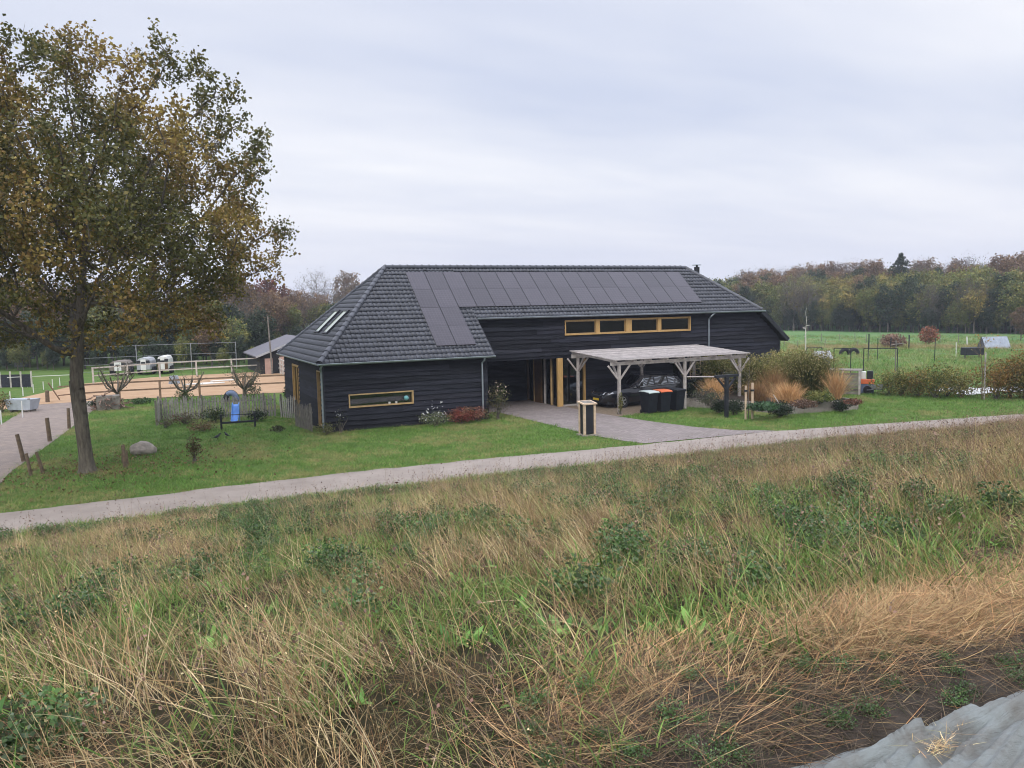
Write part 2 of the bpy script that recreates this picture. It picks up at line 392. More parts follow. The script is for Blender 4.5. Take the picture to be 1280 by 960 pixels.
ii, jj = np.meshgrid(np.arange(ni - 1), np.arange(nj - 1), indexing='ij'); b = (ii * nj + jj).ravel()
F = np.stack([b, b + nj, b + nj + 1, b + 1], 1)

def ground_material():
    m, t, p = new_mat('grassland'); n, l = t.nodes.new, t.links.new
    co = n('ShaderNodeTexCoord'); sp = n('ShaderNodeSeparateXYZ'); l(co.outputs['Object'], sp.inputs[0])
    def noise(sc, det=6, rough=0.6):
        k = n('ShaderNodeTexNoise'); k.inputs['Scale'].default_value = sc; k.inputs['Detail'].default_value = det; k.inputs['Roughness'].default_value = rough
        l(co.outputs['Object'], k.inputs['Vector']); return k.outputs['Fac']
    def ramp(f, stops):
        k = n('ShaderNodeValToRGB'); l(f, k.inputs[0]); e = k.color_ramp.elements
        e[0].position, e[0].color = stops[0][0], (*stops[0][1], 1); e[1].position, e[1].color = stops[-1][0], (*stops[-1][1], 1)
        for q, c in stops[1:-1]: x = e.new(q); x.color = (*c, 1)
        return k.outputs[0]
    def mixc(f, a, b_):
        k = n('ShaderNodeMix'); k.data_type = 'RGBA'; l(f, k.inputs[0]); l(a, k.inputs[6]); l(b_, k.inputs[7]); return k.outputs[2]
    lawn = ramp(noise(0.8, 10, .78), [(0.3, (0.070, 0.135, 0.025)), (0.5, (0.10, 0.175, 0.036)), (0.68, (0.19, 0.20, 0.07))])
    fine = ramp(noise(14, 6, 0.8), [(0.3, (0.35, 0.35, 0.35)), (0.7, (1, 1, 1))])
    mm = n('ShaderNodeMix'); mm.data_type = 'RGBA'; mm.blend_type = 'MULTIPLY'; mm.inputs[0].default_value = 0.8; l(lawn, mm.inputs[6]); l(fine, mm.inputs[7])
    field = ramp(noise(0.07, 8, 0.7), [(0.3, (0.075, 0.155, 0.052)), (0.52, (0.105, 0.185, 0.068)), (0.7, (0.165, 0.21, 0.095))])
    dike = ramp(noise(1.2, 8, 0.7), [(0.3, (0.014, 0.017, 0.006)), (0.5, (0.032, 0.027, 0.014)), (0.7, (0.055, 0.042, 0.023))])  # dark browns and greens paint in the shade beneath the grass
    a = n('ShaderNodeMapRange'); a.inputs[1].default_value = -12.0; a.inputs[2].default_value = -11.4; l(sp.outputs[1], a.inputs[0])
    fx = n('ShaderNodeMapRange'); fx.inputs[1].default_value = 30; fx.inputs[2].default_value = 38; l(sp.outputs[0], fx.inputs[0])
    c1 = mixc(fx.outputs[0], mm.outputs[2], field); c2 = mixc(a.outputs[0], dike, c1)
    l(c2, p.inputs['Base Color']); p.inputs['Roughness'].default_value = 0.9; p.inputs['Specular IOR Level'].default_value = 0.1
    bp = n('ShaderNodeBump'); bp.inputs['Strength'].default_value = 0.8; bp.inputs['Distance'].default_value = 0.05
    l(noise(16, 5, 0.7), bp.inputs['Height']); l(bp.outputs[0], p.inputs['Normal'])
    return m
ground = link('ground', np_mesh('ground', V, F, smooth=True), ground_material()); ground['kind'] = 'structure'

def flat(name, poly, z, m):
    mb = MB(); mb.add([(x, y, z) for x, y in poly], [tuple(range(len(poly)))])
    o = mb.build(name, m)
    bm = bmesh.new(); bm.from_mesh(o.data); bmesh.ops.triangulate(bm, faces=bm.faces); bmesh.ops.recalc_face_normals(bm, faces=bm.faces)
    for f_ in bm.faces:
        if f_.normal.z < 0: f_.normal_flip()
    bm.to_mesh(o.data); bm.free()
    o['kind'] = 'structure'; return o
def paver_material(name, c1, c2, mo, bw=0.21, rh=0.105, dirt=(0.12, 0.105, 0.085), sc=1.0, bumpd=0.012):
    m, t, p = new_mat(name); n, l = t.nodes.new, t.links.new
    co = n('ShaderNodeTexCoord'); mpn = n('ShaderNodeMapping'); mpn.inputs['Rotation'].default_value = (0, 0, R(8)); l(co.outputs['Object'], mpn.inputs[0])
    br = n('ShaderNodeTexBrick'); br.inputs['Scale'].default_value = sc; br.inputs['Brick Width'].default_value = bw; br.inputs['Row Height'].default_value = rh
    br.inputs['Mortar Size'].default_value = 0.012; br.inputs['Color1'].default_value = (*c1, 1); br.inputs['Color2'].default_value = (*c2, 1); br.inputs['Mortar'].default_value = (*mo, 1)
    l(mpn.outputs[0], br.inputs['Vector'])
    nz = n('ShaderNodeTexNoise'); nz.inputs['Scale'].default_value = 0.9; nz.inputs['Detail'].default_value = 8; nz.inputs['Roughness'].default_value = 0.7; l(co.outputs['Object'], nz.inputs['Vector'])
    rp = n('ShaderNodeValToRGB'); l(nz.outputs['Fac'], rp.inputs[0]); rp.color_ramp.elements[0].position = 0.48; rp.color_ramp.elements[1].position = 0.75
    rp.color_ramp.elements[1].color = (0.75, 0.75, 0.75, 1)
    mx = n('ShaderNodeMix'); mx.data_type = 'RGBA'; l(rp.outputs[0], mx.inputs[0]); l(br.outputs[0], mx.inputs[6]); mx.inputs[7].default_value = (*dirt, 1)
    l(mx.outputs[2], p.inputs['Base Color']); p.inputs['Roughness'].default_value = 0.85
    bp = n('ShaderNodeBump'); bp.inputs['Strength'].default_value = 0.7; bp.inputs['Distance'].default_value = bumpd; bp.invert = True
    l(br.outputs['Fac'], bp.inputs['Height']); l(bp.outputs[0], p.inputs['Normal'])
    return m
M['drive'] = paver_material('brick_paving', (0.255, 0.215, 0.205), (0.17, 0.142, 0.135), (0.13, 0.11, 0.10))
M['track'] = paver_material('brick_track', (0.25, 0.195, 0.165), (0.16, 0.124, 0.104), (0.13, 0.11, 0.095), dirt=(0.26, 0.20, 0.155))
M['road'] = mat('worn_concrete', (0.20, 0.168, 0.146), 0.9, col2=(0.285, 0.246, 0.216), scale=0.9, bump=0.08, bscale=60, detail=10)
M['sand'] = mat('orange_sand', (0.29, 0.18, 0.10), 0.95, col2=(0.37, 0.245, 0.148), scale=0.8, bump=0.5, bscale=5, detail=8)
# road: a strip that follows the dike, ragged edges
rs = np.concatenate([np.arange(-40, 45, 0.3), np.arange(45, 121, 5)])
def edge_noise(s, sd): return (fbm(s * 1.5, s * 0 + sd, sd) - 0.5) * 0.28
P = [[(s, float(road_far(s) + edge_noise(s, 5)), 0.012), (s, float((road_far(s) + road_near(s)) / 2), 0.035), (s, float(road_near(s) + edge_noise(s, 9)), 0.012)] for s in rs]
road = MB().grid(P).build('road', M['road'], smooth=True); road['kind'] = 'structure'
tag(flat('driveway', [(9.5, -9.0), (9.15, -8.2), (8.85, -6.6), (8.6, 0.2), (8.5, 1.9), (7.35, 1.9), (7.35, 5.4), (11.95, 5.4), (11.95, 1.9), (12.2, 1.9), (12.15, -0.5), (12.45, -2.5), (12.75, -4.4), (13.35, -6.8), (14.2, -8.4), (15.3, -9.2), (15.3, -9.35)], 0.016, M['drive']))
flat('track', [(-11.0, -8.95), (-10.75, -6), (-10.75, -3), (-9.9, 5.3), (-9.2, 13), (-8.7, 20), (-9.5, 24), (-12.2, 24), (-12.7, 12), (-13.9, 0), (-14.6, -8.95)], 0.016, M['track'])
flat('arena_sand', [(-15.5, 15), (-12.4, 19.5), (-8.6, 19.9), (1.5, 17.6), (14, 16.6), (14, 36.4), (-6, 36.4), (-10.5, 33.5), (-14, 23)], 0.024, M['sand'])
flat('gravel_strip', [(12.2, 1.9), (12.15, -0.5), (12.45, -2.5), (14.0, -2.55), (16.6, -2.3), (16.6, 1.9)], 0.012, mat('gravel_bed', (0.17, 0.13, 0.09), 0.95, 0.35, 9, bump=0.9, bscale=40))

exec_parts = []
# ------------------------------------------------------------------ the barn
barn = thing('timber_barn', 'long black timber barn with dark tiled hipped roof and solar panels', 'barn')
TS = 0.82; EZ, ET = 2.85, -0.35                  # roof slope; front eave level and line
def roof_z(t): return EZ + TS * (t - ET)
APL, APR = (4.1, 4.65, 6.95), (21.65, 4.65, 6.95)
EL, ER, BK, UT = -0.2, 26.5, 9.65, 1.65           # eave lines: wing end, far end, back, upper front
ML = (6.95 - EZ) / (APL[0] - EL); MR = (6.95 - EZ) / (ER - APR[0])

def clad(mb, p0, along, nrm, spans, z0, z1, seed, step=0.212):
    rg = np.random.default_rng(seed); p0 = np.array(p0, float); along = np.array(along, float); nrm = np.array(nrm, float)
    z = z0
    while z < z1 - 0.02:
        zt = min(z + step, z1)
        for a, b_ in spans(z, zt):
            x = a
            while x < b_ - 0.02:
                xe = min(b_, x + rg.uniform(3.2, 5.5))
                if b_ - xe < 0.8: xe = b_
                n = max(2, int((xe - x) / 0.35) + 1); xs = np.linspace(x, xe, n)
                wav = (vnoise(xs * 1.1 + rg.uniform(0, 90), xs * 0, seed) - 0.5) * 0.045
                g = rg.uniform(0.55, 1.6); c = (g * rg.uniform(0.96, 1.04), g, g * rg.uniform(0.97, 1.06))
                ob = 0.055 + rg.uniform(-0.006, 0.006)
                A = [p0 + along * q + nrm * 0.004 + np.array([0, 0, zt]) for q in xs]
                B = [p0 + along * q + nrm * ob + np.array([0, 0, z - 0.012 + wv]) for q, wv in zip(xs, wav)]
                D = [p0 + along * q + nrm * 0.002 + np.array([0, 0, z - 0.010 + wv]) for q, wv in zip(xs, wav)]
                mb.grid([A, B, D], c)
                x = xe + 0.004
        z += step
def cut(spans, openings):
    def f(z, zt):
        out_ = [spans(z, zt)] if not isinstance(spans(z, zt), list) else spans(z, zt)
        for (a, b_, o0, o1) in openings:
            if z < o1 - 0.03 and zt > o0 + 0.03:
                nw = []
                for x, y in out_:
                    if b_ <= x or a >= y: nw.append((x, y)); continue
                    if x < a: nw.append((x, a))
                    if b_ < y: nw.append((b_, y))
                out_ = nw
        return out_
    return f
def backing(mb, a0, a1, z0, z1, openings, place):
    xs = sorted({a0, a1, *[v for o in openings for v in o[:2]]}); zs = sorted({z0, z1, *[v for o in openings for v in o[2:]]})
    xs = [x for x in xs if a0 <= x <= a1]; zs = [q for q in zs if z0 <= q <= z1]
    for i in range(len(xs) - 1):
        for j in range(len(zs) - 1):
            cx, cz = (xs[i] + xs[i + 1]) / 2, (zs[j] + zs[j + 1]) / 2
            if any(o[0] < cx < o[1] and o[2] < cz < o[3] for o in openings): continue
            mb.box(*place(xs[i], xs[i + 1], zs[j], zs[j + 1]))
# wing front wall
opW = [(1.0, 3.8, 0.95, 1.52)]
mb = MB(); clad(mb, (0, 0, 0), (1, 0, 0), (0, -1, 0), cut(lambda z, zt: (0.03, 7.28), opW), 0.02, 2.98, 1)
backing(mb, 0, 7.3, 0, 3.0, opW, lambda a, b_, c, d: (a, b_, 0, 0.15, c, d))
mb.build('front_wall', M['clad'], barn, cols=True)
# wing end wall
opE = [(0.42, 1.2, 0.15, 2.5), (5.3, 7.0, 0.02, 2.46)]
mb = MB(); clad(mb, (0, 0, 0), (0, 1, 0), (-1, 0, 0), cut(lambda z, zt: (0.03, 9.28), opE), 0.02, 2.98, 2)
backing(mb, 0.15, 9.3, 0, 3.0, opE, lambda a, b_, c, d: (0, 0.15, a, b_, c, d))
mb.build('end_wall', M['clad'], barn, cols=True)
MB().box(-0.05, 0.03, -0.05, 0.03, 0, 2.95).build('corner_board', M['cladpost'], barn)
# main front wall and its overhang
def main_span(z, zt): return (7.36, min(26.1, 24.6 + (4.33 - zt) / MR))
opM = [(7.3, 13.45, -1, 2.42), (12.3, 19.92, 3.52, 4.27), (18.75, 19.25, 0.05, 2.02)]
mb = MB(); clad(mb, (0, 1.95, 0), (1, 0, 0), (0, -1, 0), cut(main_span, opM), 0.02, 4.5, 3)
backing(mb, 7.46, 24.4, 0, 4.56, opM, lambda a, b_, c, d: (a, b_, 1.95, 2.1, c, d))
mb.add([(24.4, 1.96, 0), (26.1, 1.96, 0), (26.1, 1.96, 2.95), (24.4, 1.96, 4.4)], [(0, 1, 2, 3)])
mb.build('front_wall', M['clad'], barn, cols=True)
mb = MB(); clad(mb, (26.1, 1.95, 0), (0, 1, 0), (1, 0, 0), lambda z, zt: [(0.02, 7.3)], 0.02, 2.95, 4)
mb.box(25.95, 26.1, 2.1, 9.3, 0, 3.0); mb.build('end_wall', M['clad'], barn, cols=True)
MB().box(26.08, 26.16, 1.88, 1.97, 0, 2.8).build('corner_board', M['cladpost'], barn)
mb = MB(); clad(mb, (0, 9.3, 0), (1, 0, 0), (0, 1, 0), lambda z, zt: [(0.02, 26.1)], 0.02, 2.98, 5)
mb.box(0.15, 25.95, 9.15, 9.3, 0, 3.0); mb.build('back_wall', M['clad'], barn, cols=True)
mb = MB(); mb.add([(7.3, 0, 0), (7.3, 1.95, 0), (7.3, 1.95, 4.55), (7.3, 0, 3.0)], [(0, 1, 2, 3)])
clad(mb, (7.3, 0, 0), (0, 1, 0), (1, 0, 0), lambda z, zt: [(0.02, 1.9)], 0.02, 3.0, 6); mb.build('side_wall', M['clad'], barn, cols=True)
# porch lining
mb = MB(); clad(mb, (7.35, 5.45, 0), (1, 0, 0), (0, -1, 0), lambda z, zt: [(0, 4.6)], 0.02, 2.42, 7)
mb.box(7.3, 12.0, 5.5, 5.6, 0, 2.5); clad(mb, (7.34, 2.1, 0), (0, 1, 0), (1, 0, 0), lambda z, zt: [(0, 3.4)], 0.02, 2.42, 8)
mb.box(7.25, 7.31, 1.96, 5.6, 0, 2.5); mb.build('porch_wall', M['clad'], barn, cols=True)
MB().box(7.32, 13.4, 2.12, 5.6, 2.425, 2.5).build('porch_ceiling', M['innerdark'], barn)
MB().box(13.45, 13.55, 2.1, 9.1, 0, 2.6).box(12.0, 13.45, 5.5, 5.6, 0, 2.45).build('inner_wall', M['inner'], barn)

# roof: real tiles, clipped along hips
def tiles(mb_list, O, a, b_, width, length, clips, seed, tw=0.205, tc=0.295):
    rg = np.random.default_rng(seed); O = np.array(O, float); a = np.array(a, float); b_ = unit(np.array(b_, float)); nn = np.cross(a, b_)
    if nn[2] < 0: nn = -nn
    nt_ = int(width / tw) + 1; ncs = int(math.ceil(length / tc))
    fr = np.array([0, .10, .28, .52, .80, .96]); hh = np.array([-.004, .028, .036, .022, .005, -.003])
    A = (np.arange(nt_)[:, None] * tw + fr[None] * tw).ravel(); Hh = np.tile(hh, nt_); na_ = len(A)
    rows, cl = [], []
    tint = rg.uniform(0.82, 1.18, (ncs, nt_))
    for k in range(ncs):
        j = np.repeat(rg.normal(0, 0.004, nt_), 6)
        for q, off in ((k * tc - 0.03, 0.030), (k * tc - 0.032, 0.048), (min((k + 1) * tc + 0.05, length + 0.02) - 0.03, 0.004)):
            rows.append(O + A[:, None] * a + q * b_ + (Hh + off + j)[:, None] * nn); cl.append(np.repeat(tint[k], 6))
    P = np.array(rows); nr = len(rows)
    V = P.reshape(-1, 3); C = np.repeat(np.array(cl).reshape(-1, 1), 3, 1)
    rr_ = np.arange(nr - 1); rr_ = rr_[rr_ % 3 != 2]
    i_, j_ = np.meshgrid(rr_, np.arange(na_ - 1), indexing='ij'); q = (i_ * na_ + j_).ravel()
    F = np.stack([q, q + 1, q + na_ + 1, q + na_], 1)
    me = np_mesh('t', V, F, C)
    bm = bmesh.new(); bm.from_mesh(me)
    for co, no in clips:
        bmesh.ops.bisect_plane(bm, geom=bm.verts[:] + bm.edges[:] + bm.faces[:], plane_co=co, plane_no=no, clear_outer=True)
    bm.to_mesh(me); bm.free(); mb_list.append(me)
def hip_clip(A_, B_, inward):     # vertical plane through a hip line; outer side removed
    d = Vector(B_) - Vector(A_); no = Vector((d.y, -d.x, 0)).normalized()
    if no.dot(Vector(inward) - Vector(A_)) > 0: no = -no
    return (A_, no)
sl = math.sqrt(1 + TS * TS); slope_b = (0, 1, TS)
HL = ((EL, ET, EZ), APL); HLB = ((EL, BK, EZ), APL)
HR = ((ER, APR[1] - (ER - APR[0]) * MR / TS, EZ), APR); HRB = ((ER, BK, EZ), APR)
lst = []
tiles(lst, (EL, ET, EZ), (1, 0, 0), slope_b, 7.47 - EL, 5 * sl, [hip_clip(*HL, (5, 1, 0)), ((7.47, 0, 0), (1, 0, 0))], 11)
r0 = int((UT - ET) * sl / 0.295) * 0.295
tiles(lst, (7.47 - 0.0, UT, roof_z(UT)), (1, 0, 0), slope_b, 20, (4.65 - UT) * sl, [((7.472, 0, 0), (-1, 0, 0)), hip_clip(*HR, (15, 3, 0))], 12)
bl = unit(np.array([1, 0, ML]))
tiles(lst, (EL, BK, EZ), (0, -1, 0), bl, BK - ET, math.hypot(4.3, 4.1), [hip_clip(*HL, (0, 4.65, 0)), hip_clip(*HLB, (0, 4.65, 0))], 13)
tiles(lst, (ER, ET, EZ), (0, 1, 0), (-1, 0, MR), BK - ET, math.hypot(4.85, 4.1), [hip_clip(*HR, (ER, 5, 0)), hip_clip(*HRB, (ER, 5, 0)), ((0, UT, 0), (0, -1, 0))], 14)
tiles(lst, (ER, BK, EZ), (-1, 0, 0), (0, -1, TS), ER - EL, 5 * sl, [hip_clip(*HLB, (12, 9, 0)), hip_clip(*HRB, (12, 9, 0))], 15)
bm = bmesh.new()
for me in lst: bm.from_mesh(me)
rme = bpy.data.meshes.new('roof'); bm.to_mesh(rme); bm.free()
roof = link('roof', rme, M['tile'], barn)
# dark slab under the tiles, added to keep the roof light-tight
def slab(mb, pts, th=0.12, down=0.03):
    p = [Vector(q) for q in pts]; n = (p[1] - p[0]).cross(p[2] - p[0]).normalized()
    if n.z < 0: n = -n
    k = len(p); a = [q - n * down for q in p]; b_ = [q - n * (down + th) for q in p]
    mb.add(a + b_, [tuple(range(k)), tuple(range(k, 2 * k))] + [(i, (i + 1) % k, k + (i + 1) % k, k + i) for i in range(k)])
mb = MB()
slab(mb, [(EL, ET, EZ), (7.45, ET, EZ), (7.45, 4.65, 6.95), APL])
slab(mb, [(7.46, UT, roof_z(UT)), (24.6, UT, roof_z(UT)), APR, (7.46, 4.65, 6.95)])
slab(mb, [(EL, ET, EZ), (EL, BK, EZ), APL])
slab(mb, [(24.6, UT, roof_z(UT)), (ER, UT, EZ), (ER, BK, EZ), APR])
slab(mb, [(EL, BK, EZ), (ER, BK, EZ), APR, APL])
mb.build('roof_deck', M['innerdark'], roof)
MB().bar((24.62, UT - 0.02, roof_z(UT) - 0.06), (ER + 0.02, UT - 0.02, EZ - 0.04), 0.04, 0.22).build('verge_board', M['cladpost'], roof)
MB().bar((7.485, ET, EZ - 0.03), (7.485, UT + 0.3, roof_z(UT + .3) - 0.03), 0.03, 0.16).build('verge_board', M['cladpost'], roof)
def cap_line(name, A_, B_, r=0.125, step=0.36):
    A_, B_ = Vector(A_), Vector(B_); L_ = (B_ - A_).length; d = (B_ - A_) / L_; n = int(L_ / step); mb = MB()
    x = d.cross(Vector((0, 0, 1))).normalized(); y = x.cross(d)
    for i in range(n):
        p, q = A_ + d * (i * L_ / n), A_ + d * ((i + 1) * L_ / n + 0.02); g = random.uniform(0.8, 1.2)
        ring = lambda c, rr: [c + x * rr * math.cos(t_) + y * (rr * math.sin(t_) * 0.9 - 0.02) for t_ in np.linspace(-0.35, math.pi + 0.35, 9)]
        mb.grid([ring(p, r * 1.18), ring(p + d * 0.05, r * 1.18), ring(p + d * 0.06, r), ring(q, r * 0.97)], (g, g, g))
    mb.build(name, M['tile'], roof, smooth=True, cols=True)
up = Vector((0, 0, 0.05))
cap_line('ridge_tiles', Vector(APL) + up, Vector(APR) + up)
for h_ in (HL, HLB, HRB): cap_line('hip_tiles', Vector(h_[0]) + up, Vector(h_[1]) + up)
cap_line('hip_tiles', Vector((24.6, UT, roof_z(UT))) + up, Vector(APR) + up)
# solar panels
PW = (20.87 - 4.96) / 17
n_front = Vector((0, -TS, 1)).normalized(); b_front = Vector((0, 1, TS)).normalized()
def panel(i, t0, t1):
    s0, s1 = 4.96 + i * PW + 0.014, 4.96 + (i + 1) * PW - 0.014
    L_ = (t1 - t0) * sl - 0.001
    mb = MB(); mb.box(0, s1 - s0, 0, L_, 0, 0.032)
    o = mb.build('solar_panel', M['panel_pv'], barn, bevel=0.002)
    x, y, z = Vector((1, 0, 0)), b_front, n_front
    o.matrix_basis = Matrix(((x.x, y.x, z.x, s0), (x.y, y.y, z.y, t0), (x.z, y.z, z.z, roof_z(t0)), (0, 0, 0, 1))) @ Matrix.Translation((0, 0, 0.085))
for i in range(17):
    panel(i, 3.237, 4.27); panel(i, 2.2, 3.233)
for i in range(2): panel(i, 1.187, 2.19); panel(i, 0.18, 1.183)
# two skylights in the wing's hip
n_h = Vector((-ML, 0, 1)).normalized(); b_h = Vector((1, 0, ML)).normalized()
M['skyglass'] = mat('skylight_glass', (0.35, 0.40, 0.33), 0.08, 0.1, 2, spec=0.9)  # pale greenish base colour paints the reflected sky into the panes
for t0 in (4.75, 2.95):
    s0 = 0.9; L_ = 1.08 * math.hypot(1, ML)
    X, Y, Zv = Vector((0, -1, 0)), b_h, n_h
    mtx = Matrix(((X.x, Y.x, Zv.x, s0), (X.y, Y.y, Zv.y, t0 + 1.0), (X.z, Y.z, Zv.z, EZ + (s0 - EL) * ML), (0, 0, 0, 1)))
    mb = MB(); mb.box(0, 1.0, 0, 0.09, 0.03, 0.13); mb.box(0, 1.0, L_ - 0.09, L_, 0.03, 0.13); mb.box(0, 0.09, 0.09, L_ - 0.09, 0.03, 0.13); mb.box(0.91, 1.0, 0.09, L_ - 0.09, 0.03, 0.13)
    o = mb.build('skylight', M['cladpost'], barn); o.matrix_basis = mtx
    g = MB().box(0.09, 0.91, 0.09, L_ - 0.09, 0.07, 0.10).build('pane', M['skyglass'], o)
# chimney flue
ch = MB().tube([(22.9, 5.2, 5.6), (22.9, 5.2, 7.05)], 0.155, 14).build('chimney_flue', M['blackpaint'], barn, smooth=True)
MB().lathe([(0.0, 7.22), (0.27, 7.18), (0.27, 7.15), (0.0, 7.15)], (22.9, 5.2, 0), 14).build('rain_cap', M['zinc'], ch)
MB().tube([(22.9, 5.2, 7.04), (22.9, 5.2, 7.16)], 0.06, 8).build('cap_stem', M['blackpaint'], ch)
# gutters and downpipes
def gutter(A_, B_):
    A_, B_ = Vector(A_), Vector(B_); d = (B_ - A_).normalized(); x = d.cross(Vector((0, 0, 1)))
    ring = lambda c, r: [c + x * r * math.cos(t_) + Vector((0, 0, r * math.sin(t_))) for t_ in np.linspace(math.pi, 2 * math.pi, 9)]
    mb = MB(); mb.grid([ring(A_, 0.075), ring(B_, 0.075)]); mb.grid([ring(A_, 0.066), ring(B_, 0.066)])
    for q in ring(A_, 0.07)[0], ring(A_, 0.07)[-1]: mb.tube([q, q + (B_ - A_)], 0.012, 6)
    mb.build('gutter', M['zinc'], barn, smooth=True)
gutter((EL - 0.07, ET - 0.06, EZ - 0.0), (7.5, ET - 0.06, EZ)); gutter((EL - 0.06, ET - 0.07, EZ), (EL - 0.06, BK + 0.07, EZ))
gutter((7.5, UT - 0.06, roof_z(UT)), (24.75, UT - 0.06, roof_z(UT))); gutter((ER + 0.06, UT, EZ), (ER + 0.06, BK, EZ)); gutter((EL, BK + 0.06, EZ), (ER, BK + 0.06, EZ))
def pipe(pts): MB().tube(pts, 0.042, 8).build('downpipe', M['zinc'], barn, smooth=True)
pipe([(7.0, ET - 0.06, EZ - 0.05), (7.0, ET + 0.0, EZ - 0.18), (7.0, -0.085, 2.55), (7.0, -0.085, 0.02)])
pipe([(-0.1, ET - 0.02, EZ - 0.05), (-0.14, -0.2, EZ - 0.2), (-0.085, -0.06, 2.5), (-0.085, -0.06, 0.02)])
pipe([(21.3, UT - 0.05, roof_z(UT) - 0.05), (21.1, UT + 0.02, 4.25), (21.1, 1.87, 4.1), (21.1, 1.87, 0.02)])
# windows
def frame(name, m, parent, s0, s1, z0, z1, y, d, fw, place=None):
    mb = MB(); P = place or (lambda a, b_, e, f, c, d_: (a, b_, e, f, c, d_))
    mb.box(*P(s0, s1, y, y + d, z0, z0 + fw)); mb.box(*P(s0, s1, y, y + d, z1 - fw, z1)); mb.box(*P(s0, s0 + fw, y, y + d, z0 + fw, z1 - fw)); mb.box(*P(s1 - fw, s1, y, y + d, z0 + fw, z1 - fw))
    return mb.build(name, m, parent)
SW = lambda a, b_, e, f, c, d_: (e, f, a, b_, c, d_)
fr = frame('window', M['larch'], barn, 1.0, 3.8, 0.95, 1.52, -0.055, 0.24, 0.055)
MB().box(1.055, 3.745, 0.10, 0.115, 1.005, 1.465).build('pane', M['glass'], fr)
fr = frame('window', M['yellow'], barn, 12.3, 19.92, 3.52, 4.27, 1.885, 0.2, 0.055)
for a, b_ in ((14.08, 14.30), (15.85, 16.2), (17.83, 18.03)): MB().box(a, b_, 1.89, 2.08, 3.575, 4.215).build('mullion', M['yellow'], fr)
for a, b_ in ((12.355, 14.08), (14.30, 15.85), (16.2, 17.83), (18.03, 19.865)):
    MB().box(a + .004, b_ - .004, 2.0, 2.015, 3.577, 4.213).build('pane', M['glass'], fr)
    frame('sash', M['larch'], fr, a + .002, b_ - .002, 3.577, 4.213, 1.96, 0.035, 0.04)
fr = frame('window', M['larch'], barn, 0.42, 1.2, 0.15, 2.5, -0.03, 0.17, 0.05, SW)
MB().box(0.08, 0.095, 0.47, 1.15, 0.2, 2.45).build('pane', M['glass'], fr)
fr = frame('door', M['yellow'], barn, 5.3, 7.0, 0.02, 2.46, -0.04, 0.2, 0.09, SW)
MB().box(0.02, 0.06, 5.40, 5.52, 0.12, 2.36).box(0.02, 0.06, 6.08, 6.2, 0.12, 2.36).box(0.02, 0.06, 6.78, 6.9, 0.12, 2.36).build('stile', M['yellow'], fr)
MB().box(0.065, 0.08, 5.4, 6.9, 0.12, 2.36).build('pane', M['glass'], fr)
# glazed corner of the porch
cg = MB().box(11.86, 12.15, 1.9, 2.02, 0.0, 2.418).build('corner_post', M['yellow'], barn)
MB().box(13.36, 13.45, 1.92, 2.08, 0.0, 2.418).build('door_post', M['yellow'], barn)
gl = MB().box(12.16, 13.355, 2.03, 2.045, 0.08, 2.4).build('front_glazing', M['glass'], barn)
MB().box(12.16, 13.355, 1.96, 2.06, 0.0, 0.08).build('threshold', M['greywood'], barn)
gl = MB().box(11.93, 11.945, 2.2, 5.5, 0.06, 2.41).build('porch_glazing', M['glass'], barn)
for a, b_, m in ((2.62, 2.70, 'larch'), (3.35, 3.41, 'greywood'), (3.72, 4.45, 'brownpost'), (4.55, 4.61, 'larch'), (5.3, 5.38, 'brownpost')):
    MB().box(11.86, 12.0, a, b_, 0.0, 2.418).build('glazing_post', M[m], barn)
# side door under the carport
fr = frame('door', M['blackpaint'], barn, 18.75, 19.25, 0.05, 2.02, 1.93, 0.1, 0.05)
MB().box(18.8, 19.2, 1.98, 2.0, 0.1, 1.97).build('pane', M['glass'], fr)
MB().box(24.2, 24.9, 1.88, 1.95, 1.95, 2.02).box(23.9, 24.1, 1.86, 1.95, 1.9, 2.2).build('wall_lamp', M['blackpaint'], barn)
lamp = MB().box(18.55, 18.95, 1.72, 1.92, 1.84, 1.98).build('wall_light', M['white'], barn, bevel=0.02)
# a round ball and small cups on the sill inside the low window
tag(MB().lathe([(0.001, -.11), (.07, -.085), (.108, -.02), (.108, .02), (.07, .085), (0.001, .11)], (3.5, 0.05, 1.20), 14).build('ball', M['turq'], smooth=True), 'turquoise ball at the right end of the low wide window', 'ball')
for x in (2.75, 3.05):
    tag(MB().lathe([(0.0, 0), (.045, 0), (.055, .07), (.045, .07), (.0, .02)], (x, 0.04, 1.007), 12).build('cup', M['white'], smooth=True),
        'small white cup on the sill of the low window, ' + ('farther from' if x < 3 else 'nearer to') + ' the turquoise ball', 'cup', 'cups on the window sill')
# lean-to at the barn's far end
lt = thing('lean_to', 'small dark open lean-to roof at the far end of the barn', 'lean-to', (26.2, 3.2, 0))
MB().add([(0, 0, 1.95), (2.1, 0, 1.6), (2.1, 2.4, 1.6), (0, 2.4, 1.95), (0, 0, 1.88), (2.1, 0, 1.53), (2.1, 2.4, 1.53), (0, 2.4, 1.88)],
         [(0, 1, 2, 3), (7, 6, 5, 4), (0, 4, 5, 1), (1, 5, 6, 2), (2, 6, 7, 3), (3, 7, 4, 0)]).build('roof', M['blackpaint'], lt)
for x, y in ((1.0, 0.06), (2.02, 0.06), (2.02, 2.3)): MB().box(x - .05, x + .05, y - .05, y + .05, 0, 1.6 + (2.02 - x) * 0.16).build('post', M['blackpaint'], lt)
MB().box(0, 2.05, 0.02, 0.08, 0.9, 1.0).build('rail', M['oldwood'], lt)
